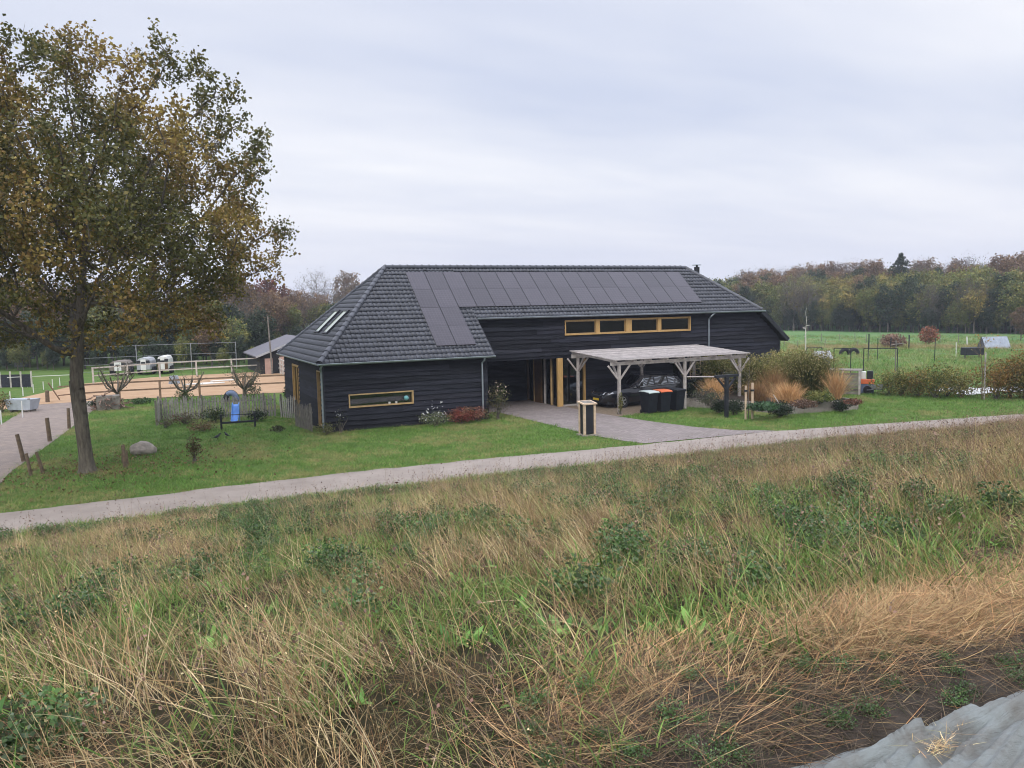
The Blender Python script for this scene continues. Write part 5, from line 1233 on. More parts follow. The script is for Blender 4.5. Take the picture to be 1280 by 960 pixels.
MB().bar((0, 0, .28), (v[0], v[1], .28), .05, .08).build('rail', M['blackpaint'], t); MB().bar((0, 0, .62), (v[0], v[1], .58), .03, .03).build('rail', M['blackpaint'], t)
for k in (0, 1): MB().box(v[0] * k - .04, v[0] * k + .04, v[1] * k - .04, v[1] * k + .04, 0, .66).build('leg', M['blackpaint'], t)
q = at(293, 530)
t = thing('plastic_slide', 'narrow bright blue plastic slide in front of the picket fence', 'slide', (q[0], q[1], 0), -YAW * .6)
P = [[(x * .26, y, z + (.10 if abs(x) == 1 else .015 * 0)) for x in (-1, -.999, -.8, -.7, .7, .8, .999, 1)] for y, z in ((-.1, .10), (.15, .13), (.55, .5), (.85, .9), (1.05, 1.0))]
for r_ in P:
    for i in (0, 7): r_[i] = (r_[i][0], r_[i][1], r_[i][2] - .02)
    for i in (1, 2, 5, 6): r_[i] = (r_[i][0], r_[i][1], r_[i][2] + .10)
MB().grid(P).build('chute', M['blue'], t); t.scale = (.62, .62, .82)
for x in (-.22, .22): MB().box(x - .03, x + .03, 1.0, 1.06, 0, 1.05).build('leg', M['blue'], t)
# half tyre arch on the grass behind the fence: dark tread, blue grey flank
q = at(288.5, 503)
t = thing('tyre_arch', 'big half buried tyre arch, black with a blue grey flank, behind the blue slide', 'tyre arch', (q[0], q[1], 0), -YAW)
dd = float((q - CAM) @ FW) / 1000
MB().tube([(math.cos(a) * 7.2 * dd, 0.1, math.sin(a) * 12.5 * dd - .03) for a in np.linspace(-.1, math.pi + .1, 19)], .17, 10).build('tread', M['rubber'], t, smooth=True)
MB().tube([(math.cos(a) * 7.2 * dd + .04, -.02, math.sin(a) * 12.5 * dd - .03) for a in np.linspace(-.1, math.pi * .68, 14)], .15, 10).build('flank', M['bluegrey'], t, smooth=True)
# arena fences
def rail_fence(name, label, pts, h, m, rails, post_gap, pr=.05, rr=.035, brace=False):
    o = np.array(tuple(pts[0][:2]) + (0.,)); t = thing(name, label, 'fence', tuple(o))
    for a, b_ in zip(pts[:-1], pts[1:]):
        a, b_ = np.array(tuple(a[:2]) + (0.,)) - o, np.array(tuple(b_[:2]) + (0.,)) - o; L_ = np.linalg.norm(b_ - a); n = max(1, round(L_ / post_gap))
        for k in range(n + 1):
            if k == 0 and np.linalg.norm(a) > .01: continue
            p = a + (b_ - a) * k / n
            MB().box(p[0] - pr, p[0] + pr, p[1] - pr, p[1] + pr, 0, h).build('post', m, t)
        for z in rails: MB().bar(a + [0, 0, h * z], b_ + [0, 0, h * z], rr, rr * 1.8).build('rail', m, t)
    return t
M['rail_brown'] = mat('brown_rail', (0.20, 0.13, 0.085), .9, .3, 6)
M['rail_pale'] = mat('pale_rail', (0.42, 0.39, 0.35), .85, .25, 6)
front = [at(96, 506), at(150, 502), at(250, 496.5), at(358, 491)]
rail_fence('arena_fence', 'brown post and rail fence along the near side of the sand arena', front, 1.15, M['rail_brown'], (.55, .95), 2.6, .06, .05)
bk = [at(117, 480.5), at(200, 473), at(290, 467.5), at(345, 464.5)]
rail_fence('arena_fence', 'pale post and rail fence along the far side of the sand arena', bk, 1.25, M['rail_pale'], (.5, .95), 2.9, .06, .05)
rail_fence('arena_fence', 'pale fence at the right end of the arena near the stable', [at(345, 464.5), at(372, 480)], 1.25, M['rail_pale'], (.35, .65, .95), 1.6, .06, .05)
t = rail_fence('mesh_fence', 'tall wire mesh fence in front of the dark trees', [at(100, 470), at(240, 463), at(296, 461)], 2.4, M['metal'], (.12, .35, .6, .98), 4.0, .035, .018)
# trailers
M['beige'] = mat('beige_paint', (0.17, .145, .125), .6, .15, 3)
def trailer(label, px, py, wd, hh, col, name='horse_trailer', s=1.0):
    q = at(px, py); t = thing(name, label, 'horse trailer', (q[0], q[1], 0), -YAW + .25); m = M[col]
    P = []
    for y, k in ((0, 1), (2.6, 1), (2.85, .93)):
        P.append([(-wd * .5, y, .45), (-wd * .5, y, hh * .82 * k), (-wd * .36, y, hh * .97 * k), (0, y, hh * k), (wd * .36, y, hh * .97 * k), (wd * .5, y, hh * .82 * k), (wd * .5, y, .45)])
    mb = MB().grid(P); mb.add(P[0], [tuple(range(7))]); mb.add(P[-1], [tuple(range(7))]); mb.build('body', m, t)
    MB().box(-wd * .2, wd * .2, -.04, -.005, .42, hh * .93).build('ramp_door', M['white'], t)
    for x in (-wd * .34, wd * .34): MB().box(x - .16, x + .16, -.035, -.004, hh * .70, hh * .86).build('window', M['black'], t)
    MB().box(-.16, .16, -.05, -.042, hh * .68, hh * .78).build('door_window', M['black'], t)
    if col == 'white':
        for x0, x1 in ((-wd * .5 - .004, -wd * .2 - .01), (wd * .2 + .01, wd * .5 + .004)): MB().box(x0, x1, -.03, -.006, .4, hh * .62).build('lower_panel', M['brownpost'], t)
    for x in (-wd * .55, wd * .55):
        for y in (1.1, 1.85): MB().lathe([(0, -.1), (.3, -.1), (.32, 0), (.3, .1), (0, .1)], (x, y, .32), 14, 'x').build('wheel', M['rubber'], t, smooth=True)
    return t
trailer('grey horse trailer with white door behind the arena', 180, 469, 1.0, 1.4, 'offwhite')
trailer('white horse trailer with two small dark windows behind the arena', 204, 468, .8, 1.5, 'white')
trailer('pale beige trailer half hidden by twigs behind the arena', 148, 470, 1.3, 1.2, 'beige')
# stable and other roofs
def gable_house(name, label, loc, rz, w_, d_, eave, ridge, wm, rm, doors=()):
    t = thing(name, label, 'stable' if 'stable' in name else 'building', loc, rz)
    mb = MB(); mb.add([(0, 0, 0), (w_, 0, 0), (w_, 0, eave), (w_ / 2, 0, ridge), (0, 0, eave), (0, d_, 0), (w_, d_, 0), (w_, d_, eave), (w_ / 2, d_, ridge), (0, d_, eave)], [(0, 1, 2, 3, 4), (9, 8, 7, 6, 5), (0, 4, 9, 5), (1, 6, 7, 2)]); mb.build('wall', wm, t)
    o = .35; k = (ridge - eave) / (w_ / 2)
    for s_ in (0, 1):
        xa, xb = (-o, w_ / 2) if s_ == 0 else (w_ + o, w_ / 2); za, zb = eave - o * k + .04, ridge + .04
        MB().add([(xa, -o, za), (xb, -o, zb), (xb, d_ + o, zb), (xa, d_ + o, za), (xa, -o, za + .1), (xb, -o, zb + .1), (xb, d_ + o, zb + .1), (xa, d_ + o, za + .1)], [(3, 2, 1, 0), (4, 5, 6, 7), (0, 1, 5, 4), (2, 3, 7, 6), (3, 0, 4, 7)]).build('roof', rm, t)
        MB().bar((xa, -o - .02, za + .05), (xb, -o - .02, zb + .05), .03, .16).build('fascia', M['offwhite'], t)
    for x0, x1, z1, m in doors: MB().box(x0, x1, -.06, -.01, .02, z1).build('door', m, t)
    return t
q = at(326, 468)
gable_house('stable', 'black stable with grey roof and pinkish doors between oak and barn', (q[0], q[1], 0), 0, 7.0, 8, 1.45, 2.75, M['innerdark'], M['roofgrey'], ((.35, .95, 1.25, M['pinkdoor']), (1.5, 2.1, 1.35, M['pinkdoor']), (3.3, 3.9, 1.5, M['pinkdoor'])))
q = at(352, 432)
gable_house('long_shed', 'long low shed with pale roof edge behind the stable', (q[0], q[1], 0), -YAW, 14, 5, 2.0, 2.6, mat('green_wall', (.05, .08, .06), .8), M['offwhite'])
q = at(304, 444)
gable_house('small_barn', 'low grey roofed building glimpsed behind the stable roof', (q[0], q[1], 0), .3, 4, 4, 1.3, 1.9, M['innerdark'], M['roofgrey'])
q = at(18, 459)
gable_house('garden_shed', 'small pale shed among the trees, seen left of the oak trunk', (q[0], q[1], 0), -YAW, .95, 1.0, .95, 1.3, M['offwhite'], M['tarpgrey'])
# lamp post and pole
q = at(364.5, 436); h = (436 - 388) * ((q - CAM) @ FW) / 1000
t = thing('lamp_post', 'dark lamp post with square lamp head beside the red tree', 'lamp post', (q[0], q[1], 0))
MB().tube([(0, 0, 0), (0, 0, h)], .06, 8).build('pole', M['blackpaint'], t); MB().box(-.75, .1, -.2, .2, h - .05, h + .18).build('lamp_head', M['blackpaint'], t, bevel=.03)
q = at(340.5, 468); h = (468 - 395) * ((q - CAM) @ FW) / 1000
o = MB().tube([(0, 0, 0), (-.15, 0, h)], [.07, .05], 8).build('wooden_pole', M['oldwood']); o.location = (q[0], q[1], 0); tag(o, 'tall thin wooden pole in front of the stable doors', 'pole')
# pruned orchard trees on the grass behind the kitchen garden
def pruned(label, px, py, h, seed, lm, nl, pal, wide=.8):
    g = np.random.default_rng(seed); q = at(px, py); t = thing('fruit_tree', label, 'fruit tree', (q[0], q[1], 0), 0, 'pruned fruit trees by the arena')
    mb = MB(); C = []
    mb.tube([(0, 0, 0), (.03, 0, h * .2), (0, 0, h * .32)], [.11, .09, .09], 8)
    for k in range(9):
        a = k * .75 + g.uniform(-.3, .3); L_ = wide * g.uniform(.6, 1.1); e1 = Vector((math.cos(a) * L_ * .55, math.sin(a) * L_ * .55, h * g.uniform(.38, .5))); e2 = Vector((math.cos(a) * L_, math.sin(a) * L_, h * g.uniform(.55, .95))); b0 = Vector((0, 0, h * .28))
        mb.tube([b0, e1, e2], [.055, .045, .03], 6)
        for _ in range(5):
            f = e1.lerp(e2, g.uniform(.2, 1)); tw = f + Vector(tuple(g.normal(0, .22, 3) + np.array([0, 0, .2]))); mb.tube([f, tw], [.012, .006], 4); C += [tuple(tw)] * 4 + [tuple(f)] * 2
    mb.build('trunk', M['bark'], t, smooth=True); C = np.array(C); n = min(nl, 4000); C = C[g.integers(0, len(C), n)] + g.normal(0, .12, (n, 3))
    V, F, Cc = leaf_cloud(C, .07, pick(pal, n, g), g); link('crown', np_mesh('crown', V, F, Cc), M['leaf'], t)
    return t
LP = [(0.15, 0.13, 0.08), (.10, .10, .05)]
pruned('pruned pollard fruit tree with upturned limbs before the arena fence', 232, 501, 1.75, 1, None, 160, LP, 1.0)
bush('ivy_tuft', 'green tuft at the foot of the upturned pollard', at_loc(230, 502), .55, .75, 500, [(0.08, 0.11, 0.035), (.06, .08, .03)], 88, .08)
pruned('ivy covered leaning fruit tree behind the tyre arch', 306, 499, 2.0, 2, None, 700, [(0.06, 0.075, 0.03), (.11, .10, .06)], .9)
pruned('twiggy fruit tree beside the brown log stack, right of the oak trunk', 147, 506, 2.4, 3, None, 350, LP, 1.1)
bush('ivy_shrub', 'greyish shrub right of the leaning fruit tree', at_loc(316, 499), .55, 1.15, 600, [(0.10, 0.10, 0.06), (.07, .08, .04)], 89, .08)
bush('dark_shrub', 'dark evergreen shrub at the back corner of the barn', at_loc(361, 503), .3, 1.1, 700, DK, 90, .08)
q = at(136, 512)
t = thing('log_stack', 'brown stacked brushwood heap between oak trunk and fruit tree', 'brushwood heap', (q[0], q[1], 0))
g = np.random.default_rng(8)
mb = MB()
for k in range(120):
    a = g.uniform(0, math.pi); p = np.array([g.normal(0, .38), g.normal(0, .25), abs(g.normal(0, .42))]); p[2] = min(p[2], 1.0); d = np.array([math.cos(a), math.sin(a), g.normal(0, .25)]) * g.uniform(.25, .5); mb.bar(p - d, p + d, .035, .035)
mb.build('sticks', mat('brushwood', (0.20, .13, .10), .95, .3, 6), t)
MB().box(-.55, .55, -.4, .4, 0, .75).build('crate', M['oldwood'], t)
bush('dark_shrub', 'dark shrub low against the brushwood heap', at_loc(120, 511), .5, .5, 500, DK, 91, .09)
bush('nettle_patch', 'dark green nettle patch on the grass before the arena fence', at_loc(176, 505), .75, .35, 500, [(0.04, 0.08, 0.03), (.06, .10, .03)], 92, .1)
# paddock on the far left
WP = 'white electric fence posts of the paddock'
for px, b_, t_, lab in ((2, 531, 513, 'nearest white fence post on the left picture edge'), (28.5, 522, 501, 'white fence post in front of the grey trough'), (13, 500, 489, 'white fence post on the paddock, left of two'), (29, 495, 484, 'white fence post on the paddock, second of two'), (42, 491, 480, 'small white fence post near the wind screen end'), (54.5, 487, 477, 'small white fence post by the slanting brace'), (66, 485, 474, 'small white fence post left of the oak trunk'), (75, 482, 472, 'farthest small white fence post left of the oak trunk'), (34.5, 484, 475, 'pale post at the end of the black wind screen')):
    wood_post(px, b_, t_, lab, .03, 0, WP, 'white', 'electric_fence_post', 'fence post')
q0, q1 = at(10, 485), at(88, 481.5); v = q1 - q0
t = thing('fence_tape', 'white tape of the paddock fence left of the oak', 'fence tape', (q0[0], q0[1], 0)); MB().bar((0, 0, .75), (v[0], v[1], .75), .03, .04).build('tape', M['white'], t)
q0, q1 = at(-12, 485), at(40, 484); v = q1 - q0
t = thing('wind_screen', 'black mesh wind screen along the paddock', 'wind screen', (q0[0], q0[1], 0))
L2 = math.hypot(v[0], v[1]); n_ = Vector((-v[1] / L2, v[0] / L2, 0)) * .03
MB().bar((0, 0, .48), (v[0], v[1], .48), .04, .9).build('mesh_screen', mat('black_mesh', (0.02, 0.022, 0.03), .8, .4, 8), t)
for k in range(5): MB().box(v[0] * k / 4 - .05, v[0] * k / 4 + .05, v[1] * k / 4 - .05, v[1] * k / 4 + .05, 0, 1.15).build('post', M['rail_pale'], t)
q = at(29, 514.5)
t = thing('water_trough', 'pale grey water trough beside the brick track', 'trough', (q[0], q[1], 0), -YAW - .1)
MB().add([(-.62, -.3, .12), (.62, -.3, .12), (.62, .3, .12), (-.62, .3, .12), (-.75, -.4, .68), (.75, -.4, .68), (.75, .4, .68), (-.75, .4, .68), (-.68, -.33, .66), (.68, -.33, .66), (.68, .33, .66), (-.68, .33, .66), (-.6, -.26, .3), (.6, -.26, .3), (.6, .26, .3), (-.6, .26, .3)],
         [(0, 1, 5, 4), (1, 2, 6, 5), (2, 3, 7, 6), (3, 0, 4, 7), (4, 5, 9, 8), (5, 6, 10, 9), (6, 7, 11, 10), (7, 4, 8, 11), (8, 9, 13, 12), (9, 10, 14, 13), (10, 11, 15, 14), (11, 8, 12, 15), (12, 13, 14, 15)]).build('basin', mat('galvanised', (.40, .43, .48), .5, .15, 3), t)
for x in (-.5, .5): MB().box(x - .06, x + .06, -.25, .25, 0, .12).build('foot', M['oldwood'], t)
wood_post(37, 514, 498, 'brown post at the right end of the grey trough', .07, 0)
t = thing('wooden_gate', 'low wooden gate with a slanting brace at the arena entrance', 'gate', tuple(at(62, 503)[:2]) + (0,))
q0, q1 = at(62, 503), at(90, 500); v = q1 - q0
for z in (.35, .85): MB().bar((v[0] * .4, v[1] * .4, z), (v[0], v[1], z), .04, .07).build('rail', M['rail_brown'], t)
MB().bar((0, 0, 1.15), (v[0] * .45, v[1] * .45, .1), .04, .06).build('brace', M['rail_brown'], t); MB().box(v[0] - .05, v[0] + .05, v[1] - .05, v[1] + .05, 0, 1.2).build('post', M['rail_brown'], t)
bush('paddock_shrub', 'green and orange shrub at the left picture edge by the trough', at_loc(3, 516), .6, 1.2, 700, [(0.06, 0.08, 0.03), (.16, .11, .04)], 93, .08)
# jump poles on the sand
for px, py, w_, lab in ((248, 481, 1.0, 'white jump pole on the sand, left of three'), (266, 480.5, .8, 'white jump pole on the sand, middle of three'), (278, 477, .8, 'white jump pole on the sand, the farthest back')):
    o = MB().tube([(-w_, 0, .06), (w_, .3, .06)], .055, 8).build('jump_pole', M['white']); o.location = at_loc(px, py); tag(o, lab, 'jump pole', 'white poles on the sand')
t = thing('jump_block', 'small grey block standing on the sand left of the pollard', 'jump block', at_loc(218, 480), .3)
MB().add([(-.35, -.2, 0), (.35, -.2, 0), (.35, .2, 0), (-.35, .2, 0), (-.25, -.1, .6), (.25, -.1, .6), (.25, .1, .6), (-.25, .1, .6)], [(0, 1, 5, 4), (1, 2, 6, 5), (2, 3, 7, 6), (3, 0, 4, 7), (4, 5, 6, 7)]).build('block', M['tarpgrey'], t)

# ------------------------------------------------------------------ crest: bare soil and the fleece cover
ss, tt = np.arange(-5.6, 12, .06), np.concatenate([np.arange(-33.4, -29.75, .06)])
A, B = np.meshgrid(ss, tt, indexing='ij')
fade = np.clip((-29.95 + .25 * (fbm(A * 1.3, B * 0, 4) - .5) - B) / .25, 0, 1) * np.clip((A + 5.5) / .5, 0, 1)
Zs = ground_z(A, B) - .03 + fade * (.045 + .05 * (fbm(A * 6, B * 6, 14, 4) - .4))
P_ = np.stack([A, B, Zs], -1).reshape(-1, 3); n1, n2 = A.shape; ii, jj = np.meshgrid(np.arange(n1 - 1), np.arange(n2 - 1), indexing='ij'); q = (ii * n2 + jj).ravel()
so_ = link('soil', np_mesh('soil', P_, np.stack([q, q + n2, q + n2 + 1, q + 1], 1), smooth=True), M['soil']); so_['kind'] = 'structure'
def fleece_mat():
    m, t, p = new_mat('crop_fleece'); n, l = t.nodes.new, t.links.new
    co = n('ShaderNodeTexCoord'); nz_ = n('ShaderNodeTexNoise'); nz_.inputs['Scale'].default_value = 5; nz_.inputs['Detail'].default_value = 8; nz_.inputs['Roughness'].default_value = .7; l(co.outputs['Object'], nz_.inputs['Vector'])
    r_ = n('ShaderNodeValToRGB'); l(nz_.outputs['Fac'], r_.inputs[0]); e = r_.color_ramp.elements; e[0].position = .32; e[0].color = (.13, .12, .105, 1); e[1].position = .62; e[1].color = (.205, .228, .225, 1)
    l(r_.outputs[0], p.inputs['Base Color']); p.inputs['Roughness'].default_value = .75
    nb = n('ShaderNodeTexNoise'); nb.inputs['Scale'].default_value = 9; nb.inputs['Detail'].default_value = 9; nb.inputs['Roughness'].default_value = .72
    mpx = n('ShaderNodeMapping'); mpx.inputs['Rotation'].default_value = (0, 0, R(-24)); mpx.inputs['Scale'].default_value = (.5, 4.5, 1); l(co.outputs['Object'], mpx.inputs[0]); l(mpx.outputs[0], nb.inputs['Vector'])
    bp_ = n('ShaderNodeBump'); bp_.inputs['Strength'].default_value = .9; bp_.inputs['Distance'].default_value = .02; l(nb.outputs['Fac'], bp_.inputs['Height']); l(bp_.outputs[0], p.inputs['Normal'])
    return m
ss, dd_ = np.arange(-7.2, 1.5, .014), np.arange(0, 1.7, .007)
A, D = np.meshgrid(ss, dd_, indexing='ij')
edge = -30.70 + .05 * (fbm(A * 1.6, A * 0, 6) - .5) + .03 * (fbm(A * 6, A * 0, 7) - .5)
FOLDS = [[(1000, 975), (1050, 955), (1167, 908), (1300, 862)], [(1060, 975), (1105, 955), (1168, 915), (1300, 880)], [(1120, 975), (1138, 955), (1172, 912), (1215, 890)], [(1170, 970), (1190, 952), (1235, 910), (1300, 874)],
         [(1205, 975), (1224, 957), (1285, 893), (1330, 860)], [(1236, 975), (1248, 957), (1290, 903), (1350, 850)], [(1262, 980), (1300, 920), (1350, 880)], [(1085, 970), (1128, 935), (1150, 920)], [(1200, 930), (1245, 898), (1320, 872)], [(1040, 962), (1100, 938), (1150, 914)], [(1290, 990), (1330, 920), (1400, 870)], [(1150, 945), (1200, 905), (1260, 880)]]
WY = edge - D
Zt = 3.37 + .15 * (1 - np.exp(-D / .45)) * (.8 + .4 * fbm(A * .8, D * 1.2, 23)) + .02 * (fbm(A * 3.0, D * 4, 24, 2) - .5)
gF = np.random.default_rng(31)
for k_, fp_ in enumerate(FOLDS):
    pp = [at(px, py, 3.47)[:2] for px, py in fp_]; best = np.full(A.shape, 9.); side_ = np.zeros(A.shape)
    for a_, b_ in zip(pp[:-1], pp[1:]):
        dx, dy = b_ - a_; L2 = dx * dx + dy * dy; u_ = np.clip(((A - a_[0]) * dx + (WY - a_[1]) * dy) / L2, 0, 1)
        ex, ey = A - (a_[0] + u_ * dx), WY - (a_[1] + u_ * dy); di = np.hypot(ex, ey); m_ = di < best; best = np.where(m_, di, best); side_ = np.where(m_, np.sign(dx * ey - dy * ex), side_)
    w_ = gF.uniform(.022, .036) * np.where(side_ > 0, 1.0, .38) * (.8 + .5 * fbm(A * 4, D * 4, 40 + k_)); am = gF.uniform(.045, .075)
    am = am * .7 * np.clip(D / .09, .12, 1)
    Zt = Zt + am * np.exp(-best / w_) - am * .35 * np.exp(-((best - .05) / .03) ** 2) * (side_ < 0)
fin = A * 14 + D * 60 + 5 * fbm(A * 3, D * 6, 25); Zt = Zt + .006 * (1 - np.abs(np.sin(fin))) * fbm(A * 4, D * 8, 27) + .004 * (fbm(A * 22, D * 22, 29) - .5)
Pf = np.stack([A, edge - D, Zt], -1).reshape(-1, 3); n1, n2 = A.shape; ii, jj = np.meshgrid(np.arange(n1 - 1), np.arange(n2 - 1), indexing='ij'); q = (ii * n2 + jj).ravel()
fl_ = link('fleece_cover', np_mesh('fleece_cover', Pf, np.stack([q, q + n2, q + n2 + 1, q + 1], 1), smooth=True), fleece_mat())
md = fl_.modifiers.new('thickness', 'SOLIDIFY'); md.thickness = .006
tag(fl_, 'dirty pale grey fleece sheet in folds over the bare soil', 'fleece sheet')
st_ = MB(); g = np.random.default_rng(44)
def straw_strands(center, n, rad, L_, zf, seed, col, name, label):
    g = np.random.default_rng(seed); b0 = np.stack([center[0] + g.normal(0, rad, n), center[1] + g.normal(0, rad * .5, n), np.zeros(n)], 1); b0[:, 2] = zf(b0[:, 0], b0[:, 1]) + g.uniform(0, .04, n)
    V, F, tip, own = blades(b0, g.normal(1.0, 1.2, n), L_ * g.uniform(.4, 1.2, n), np.full(n, .0022), g.uniform(1.2, 1.65, n), g.normal(0, .25, n), 3, rg=g)
    o = link(name, np_mesh(name, V, F, pick(col, n, g)[own]), M['straw']); return tag(o, label, 'straw', kind='stuff')
STRAWC = [(0.44, 0.325, 0.165), (0.35, 0.25, 0.125), (0.54, 0.43, 0.25), (0.26, 0.175, 0.095), (0.38, 0.245, 0.13), (0.25, 0.225, 0.10)]
RUSTC = [(0.37, 0.225, 0.11), (0.30, 0.165, 0.08), (0.44, 0.29, 0.15), (0.19, 0.105, 0.055)]
def fleece_z(x, y):
    i_ = np.clip(((x + 7.2) / .014).astype(int), 0, n1 - 1); j_ = np.clip(((-30.66 - y) / .007).astype(int), 0, n2 - 1); return Zt[i_, j_]
fz = at(1170, 915, 3.5)
straw_strands(fz, 170, .055, .09, fleece_z, 1, STRAWC, 'loose_straw', 'small wisp of straw lying on the fleece sheet')

# ------------------------------------------------------------------ grasses (individual tufts are meshes, spread as stuff)
def tuft(name, n, spread, L0, L1, w0, w1, th0, th1, curv, pal, seed, lean=None, lean_s=.9, heads=0, nseg=3, shape='taper', pm='straw', headpal=None, headsize=.02):
    g = np.random.default_rng(seed); b0 = np.stack([g.normal(0, spread, n), g.normal(0, spread, n), np.full(n, -.02)], 1)
    az = g.uniform(0, 6.283, n) if lean is None else g.normal(lean, lean_s, n)
    V, F, tip, own = blades(b0, az, g.uniform(L0, L1, n), g.uniform(w0, w1, n), g.uniform(th0, th1, n), g.normal(curv, .35, n), nseg, shape, rg=g)
    parts = [(V, F, pick(pal, n, g)[own])]
    if heads:
        k = int(n * heads); ix = g.choice(n, k, False); C = np.repeat(tip[ix], 6, 0) + g.normal(0, 1, (k * 6, 3)) * np.array([.012, .012, .04]) - np.array([0, 0, .03]); parts.append(leaf_cloud(C, headsize, pick(headpal or pal, k * 6, g), g))
    V, F, C = join(parts); me = np_mesh(name, V, F, C); me.materials.append(M[pm]); return bpy.data.objects.new(name, me)
GREEN = [(0.105, 0.185, 0.036), (0.15, 0.24, 0.055), (0.075, 0.14, 0.03), (0.20, 0.25, 0.07)]
DEEP = [(0.065, 0.125, 0.038), (0.09, 0.16, 0.05), (0.05, 0.09, 0.032)]
PURP = [(0.20, 0.125, 0.095), (0.26, 0.17, 0.125), (0.15, 0.10, 0.075)]
LEAN = 2.9
k_straw = hidden_collection('kinds_straw', [tuft('dry_a%d' % i, 38, .13, .17, .54, .0026, .0052, .12, 1.1, .55, STRAWC, 100 + i, LEAN, .62, .12, 4, headpal=STRAWC, headsize=.011) for i in range(5)])
MATC = [tuple(.52 * np.array(c)) for c in STRAWC + RUSTC[:2]]  # straw colours darkened to paint deep shade into the gaps between stems
k_mat = hidden_collection('kinds_mat', [tuft('mat_%d' % i, 46, .15, .14, .36, .003, .006, .9, 1.5, .25, MATC, 120 + i, None, 1, 0, 3) for i in range(4)])
k_green = hidden_collection('kinds_green', [tuft('green_%d' % i, 36, .12, .08, .26, .005, .011, .1, 1.0, .7, GREEN, 140 + i, None, 1, 0, 4, pm='herb') for i in range(4)])
k_dock = hidden_collection('kinds_dock', [tuft('dock_%d' % i, 10, .06, .07, .19, .025, .055, .35, 1.25, .6, [(0.11, 0.24, 0.045), (0.15, 0.28, 0.06), (.08, .17, .04)], 160 + i, None, 1, 0, 5, 'leaf', pm='herb') for i in range(4)])
k_stalk = hidden_collection('kinds_stalk', [tuft('stalk_%d' % i, 10, .14, .35, .80, .003, .005, .08, .7, .3, PURP + STRAWC[:2], 180 + i, LEAN, .8, 1.0, 4, headpal=PURP, headsize=.017) for i in range(4)])
def herb(name, seed, h, rad, n, pal, ls):
    g = np.random.default_rng(seed); C = dome_points(n, (0, 0, h * .45), rad, rad, h * .55, h * .45, seed, .6, .4); V, F, Cc = leaf_cloud(C, ls, pick(pal, n, g), g, .8); me = np_mesh(name, V, F, Cc); me.materials.append(M['herb']); return bpy.data.objects.new(name, me)
k_herb = hidden_collection('kinds_herb', [herb('herb_%d' % i, 200 + i, .30, .26, 420, DEEP + [(0.10, .14, .075)], .034) for i in range(3)])
k_flat = hidden_collection('kinds_flat', [tuft('flat_%d' % i, 46, .12, .14, .42, .0025, .005, 1.15, 1.55, .15, RUSTC + STRAWC[:2], 220 + i, .15, .5, 0, 4) for i in range(4)])
k_lawn = hidden_collection('kinds_lawn', [tuft('lawn_%d' % i, 46, .13, .05, .15, .005, .010, .2, 1.0, .6, [(0.10, 0.205, 0.035), (0.135, 0.25, 0.05), (0.07, 0.155, 0.026), (0.18, .26, .065)], 240 + i, None, 1, 0, 2, pm='herb') for i in range(3)] +
                            [tuft('lawn_%d' % i, 46, .13, .05, .15, .005, .009, .2, 1.0, .6, [(0.27, 0.265, 0.095), (0.20, 0.225, 0.07), (0.35, 0.28, 0.14)], 240 + i, None, 1, 0, 2, pm='herb') for i in (3, 4)])
def in_view(p, m=70):
    d = p - CAM; z = d @ FW; x = 640 + 1000 * (d @ RT) / np.maximum(z, .01); y = 480 - 1000 * (d @ UP) / np.maximum(z, .01)
    return (z > .8) & (x > -m) & (x < 1280 + m) & (y < 960 + 2.2 * m + 60)
def field_pts(n, s0, s1, t0, t1, seed, dens=None, ok=None):
    g = np.random.default_rng(seed); s_, t_ = g.uniform(s0, s1, n), g.uniform(t0, t1, n); keep = np.ones(n, bool)
    if ok is not None: keep &= ok(s_, t_)
    if dens is not None: keep &= g.uniform(0, 1, n) < dens(s_, t_)
    s_, t_ = s_[keep], t_[keep]; p = np.stack([s_, t_, ground_z(s_, t_)], 1); return p[in_view(p)]
def spread(name, pts, coll, nk, seed, s0, s1, label, cat, tilt=.12, kinds=None):
    g = np.random.default_rng(seed); n = len(pts); rot = np.stack([g.normal(0, tilt, n), g.normal(0, tilt, n), g.normal(0, 1.0, n) if coll in (k_straw, k_stalk, k_flat) else g.uniform(0, 6.28, n)], 1)
    sc = g.uniform(s0, s1, n)
    if coll in (k_straw, k_stalk, k_green, k_mat) and name != 'field_reeds': sc = sc * (.45 + .55 * np.clip((toe(pts[:, 0]) - pts[:, 1]) / 3.5, 0, 1)) * (.75 + .5 * fbm(pts[:, 0] * .7, pts[:, 1] * .7, 33))
    print(name, n); return scatter(name, pts, rot, sc, kinds if kinds is not None else g.integers(0, nk, n), coll, label, cat)
on_dike = lambda s_, t_: (t_ < toe(s_) + .15) & ~((t_ < -30.0) & (s_ > -5.3)) & (t_ > -31)
gr = lambda s_, t_: np.clip((fbm(s_ * .6 + 3, t_ * .6, 61) - .43) * 7 + .5 + (fbm(s_ * 2.6, t_ * 2.6, 63) - .5) * 1.4, 0, 1)          # where green herbs win
dk = lambda s_, t_: np.clip((fbm(s_ * .8 + 31, t_ * .8, 67) - .5) * 7 + .4, 0, 1)
hgt = lambda s_, t_: np.clip((toe(s_) - t_) / 3.0, .12, 1)
near = lambda s_, t_: np.clip((-24 - t_) / 4, 0, 1)
BOX = (-14, 38, -30.9, -11.3)
ar = (BOX[1] - BOX[0]) * (BOX[3] - BOX[2])
spread('dry_grass', field_pts(int(ar * 13), *BOX, 1, lambda s_, t_: (1 - .80 * gr(s_, t_)) * hgt(s_, t_), on_dike), k_straw, 5, 1, .65, 1.15, 'tall dry straw coloured grass leaning over the dike slope', 'grass')
